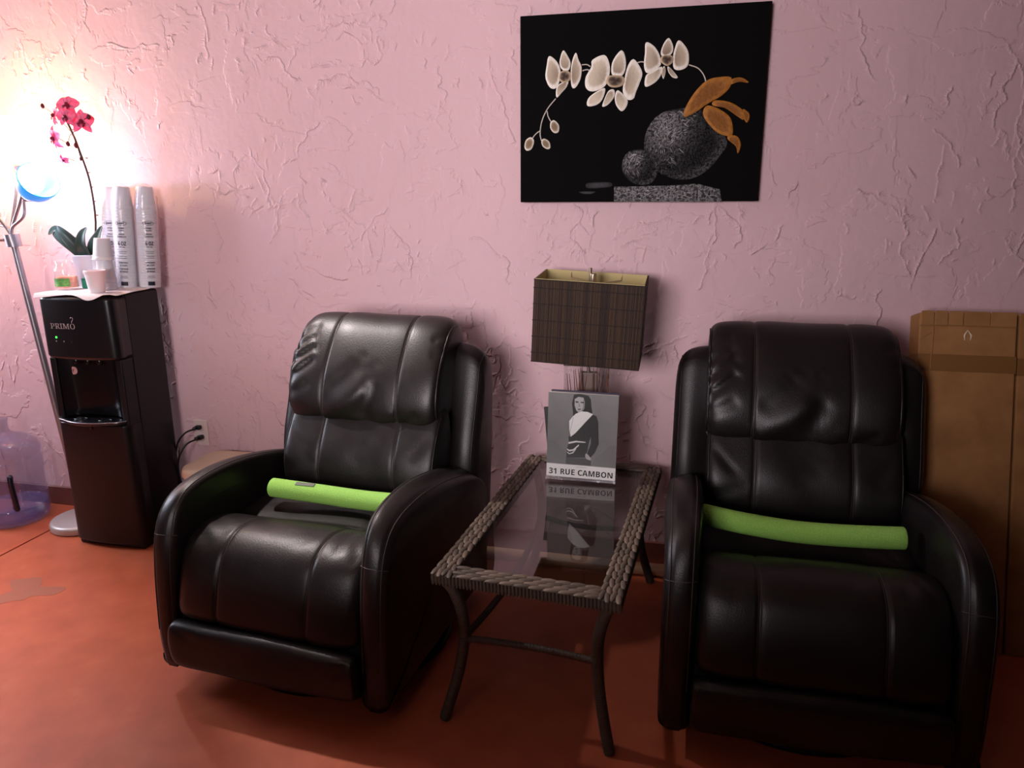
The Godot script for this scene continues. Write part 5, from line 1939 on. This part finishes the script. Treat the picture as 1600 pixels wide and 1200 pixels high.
	for k in 90:
		var p := Vector2(rng.randf_range(-0.038, 0.195), rng.randf_range(-0.302, -0.262))
		var ln := rng.randf_range(0.003, 0.014)
		var dir := Vector2(1, rng.randf_range(-0.7, 0.7)).normalized() * ln
		var b := rng.randf_range(0.06, 0.5)
		strokes.tube([Vector3(p.x, p.y, 0), Vector3(p.x + dir.x * 0.5, p.y + dir.y * 0.5, 0.0006), Vector3(p.x + dir.x, p.y + dir.y, 0)], [0.0006, 0.0015, 0.0005], 5, {"tint": Color(b, b * 0.95, b * 0.98)})
	var st := put("knife_strokes", strokes, oil, t, Vector3(0, 0, z + 0.0012))
	st.set_meta("kind", "stuff")

# the flowers' hearts
const HEARTS := [Vector2(-0.2548, 0.1113), Vector2(-0.0816, 0.0895), Vector2(0.0892, 0.15)]
# vase centres and radii on the canvas, with a number of strokes
const VASES := [[0.1635, -0.1215, 0.1375, 150], [0.0145, -0.1945, 0.0615, 50]]

# ---------------------------------------------------------------- cardboard carton
func build_carton() -> void:
	var t := thing("cardboard_carton", "tall flat cardboard carton leaning on the wall behind the right recliner, with a tape band", "cardboard box", Vector3(0.785, 0.0, 0.395))
	t.rotation.x = -0.262
	var brown := mat(Color(0.62, 0.46, 0.30), 0.8)
	brown.albedo_texture = noise_tex(95, 0.01, 512, [[0.0, 0.5, 1.0], [Color(0.55, 0.385, 0.215), Color(0.61, 0.43, 0.25), Color(0.66, 0.48, 0.29)]])
	brown.albedo_color = Color.WHITE
	brown.normal_enabled = true
	brown.normal_texture = noise_tex(96, 0.05, 512, null, 2.0)
	brown.normal_scale = 0.15
	tri(brown, 1.5)
	var h := 1.085
	var d := 0.10
	var g := Geo.new()
	bx(Vector3(0, 0, -d), Vector3(0.285, h, 0), 0.006, g)
	put("panel", g, brown, t)
	g = Geo.new()
	bx(Vector3(0.291, 0, -d), Vector3(0.95, h + 0.004, -0.004), 0.006, g)
	put("panel", g, brown, t)
	# folded top flaps: thin boards with their own edges
	for f in [[0.004, 0.041, 0.004, -0.03], [0.044, 0.082, 0.006, 0.03], [0.085, 0.126, 0.007, -0.02], [0.128, 0.205, 0.005, 0.02], [0.207, 0.28, 0.006, -0.015]]:
		g = Geo.new()
		g.rbox(Vector3(f[1] - f[0], 0.046, 0.004), 0.0012, Transform3D(Basis(Vector3.RIGHT, 0.04) * Basis(Vector3.UP, f[3]), Vector3((f[0] + f[1]) / 2, h - 0.018, f[2] - 0.001)))
		put("flap", g, brown, t)
	# creases
	g = Geo.new()
	g.tube([Vector3(0.0425, h - 0.045, 0.0005), Vector3(0.040, h - 0.115, 0.0008), Vector3(0.036, h - 0.2, 0.0005)], [0.002, 0.0028, 0.001], 6)
	g.tube([Vector3(0.0, h - 0.044, 0.0004), Vector3(0.14, h - 0.042, 0.0006), Vector3(0.283, h - 0.044, 0.0004)], 0.0014, 6)
	g.tube([Vector3(0.004, h - 0.09, 0.0003), Vector3(0.02, h - 0.075, 0.0012), Vector3(0.036, h - 0.065, 0.0003)], 0.002, 6)
	put("crease", g, brown, t)
	# broad tape round the carton and a crumpled scrap of clear tape
	var tape := mat(Color(0.50, 0.35, 0.20), 0.3)
	put("tape", bx(Vector3(-0.0008, h - 0.190, -d - 0.0008), Vector3(0.286, h - 0.135, 0.0009), 0.0005), tape, t)
	put("tape", bx(Vector3(0.2905, h - 0.195, -d - 0.0008), Vector3(0.951, h - 0.140, -0.0031), 0.0005), tape, t)
	g = Geo.new()
	for s in [-1, 1]:
		g.tube([Vector3(0.142, h - 0.055, 0.002), Vector3(0.142 + s * 0.010, h - 0.072, 0.006), Vector3(0.142 + s * 0.008, h - 0.088, 0.003)], [0.0012, 0.003, 0.001], 6)
	put("tape_scrap", g, mat(Color(0.85, 0.80, 0.72), 0.15), t)
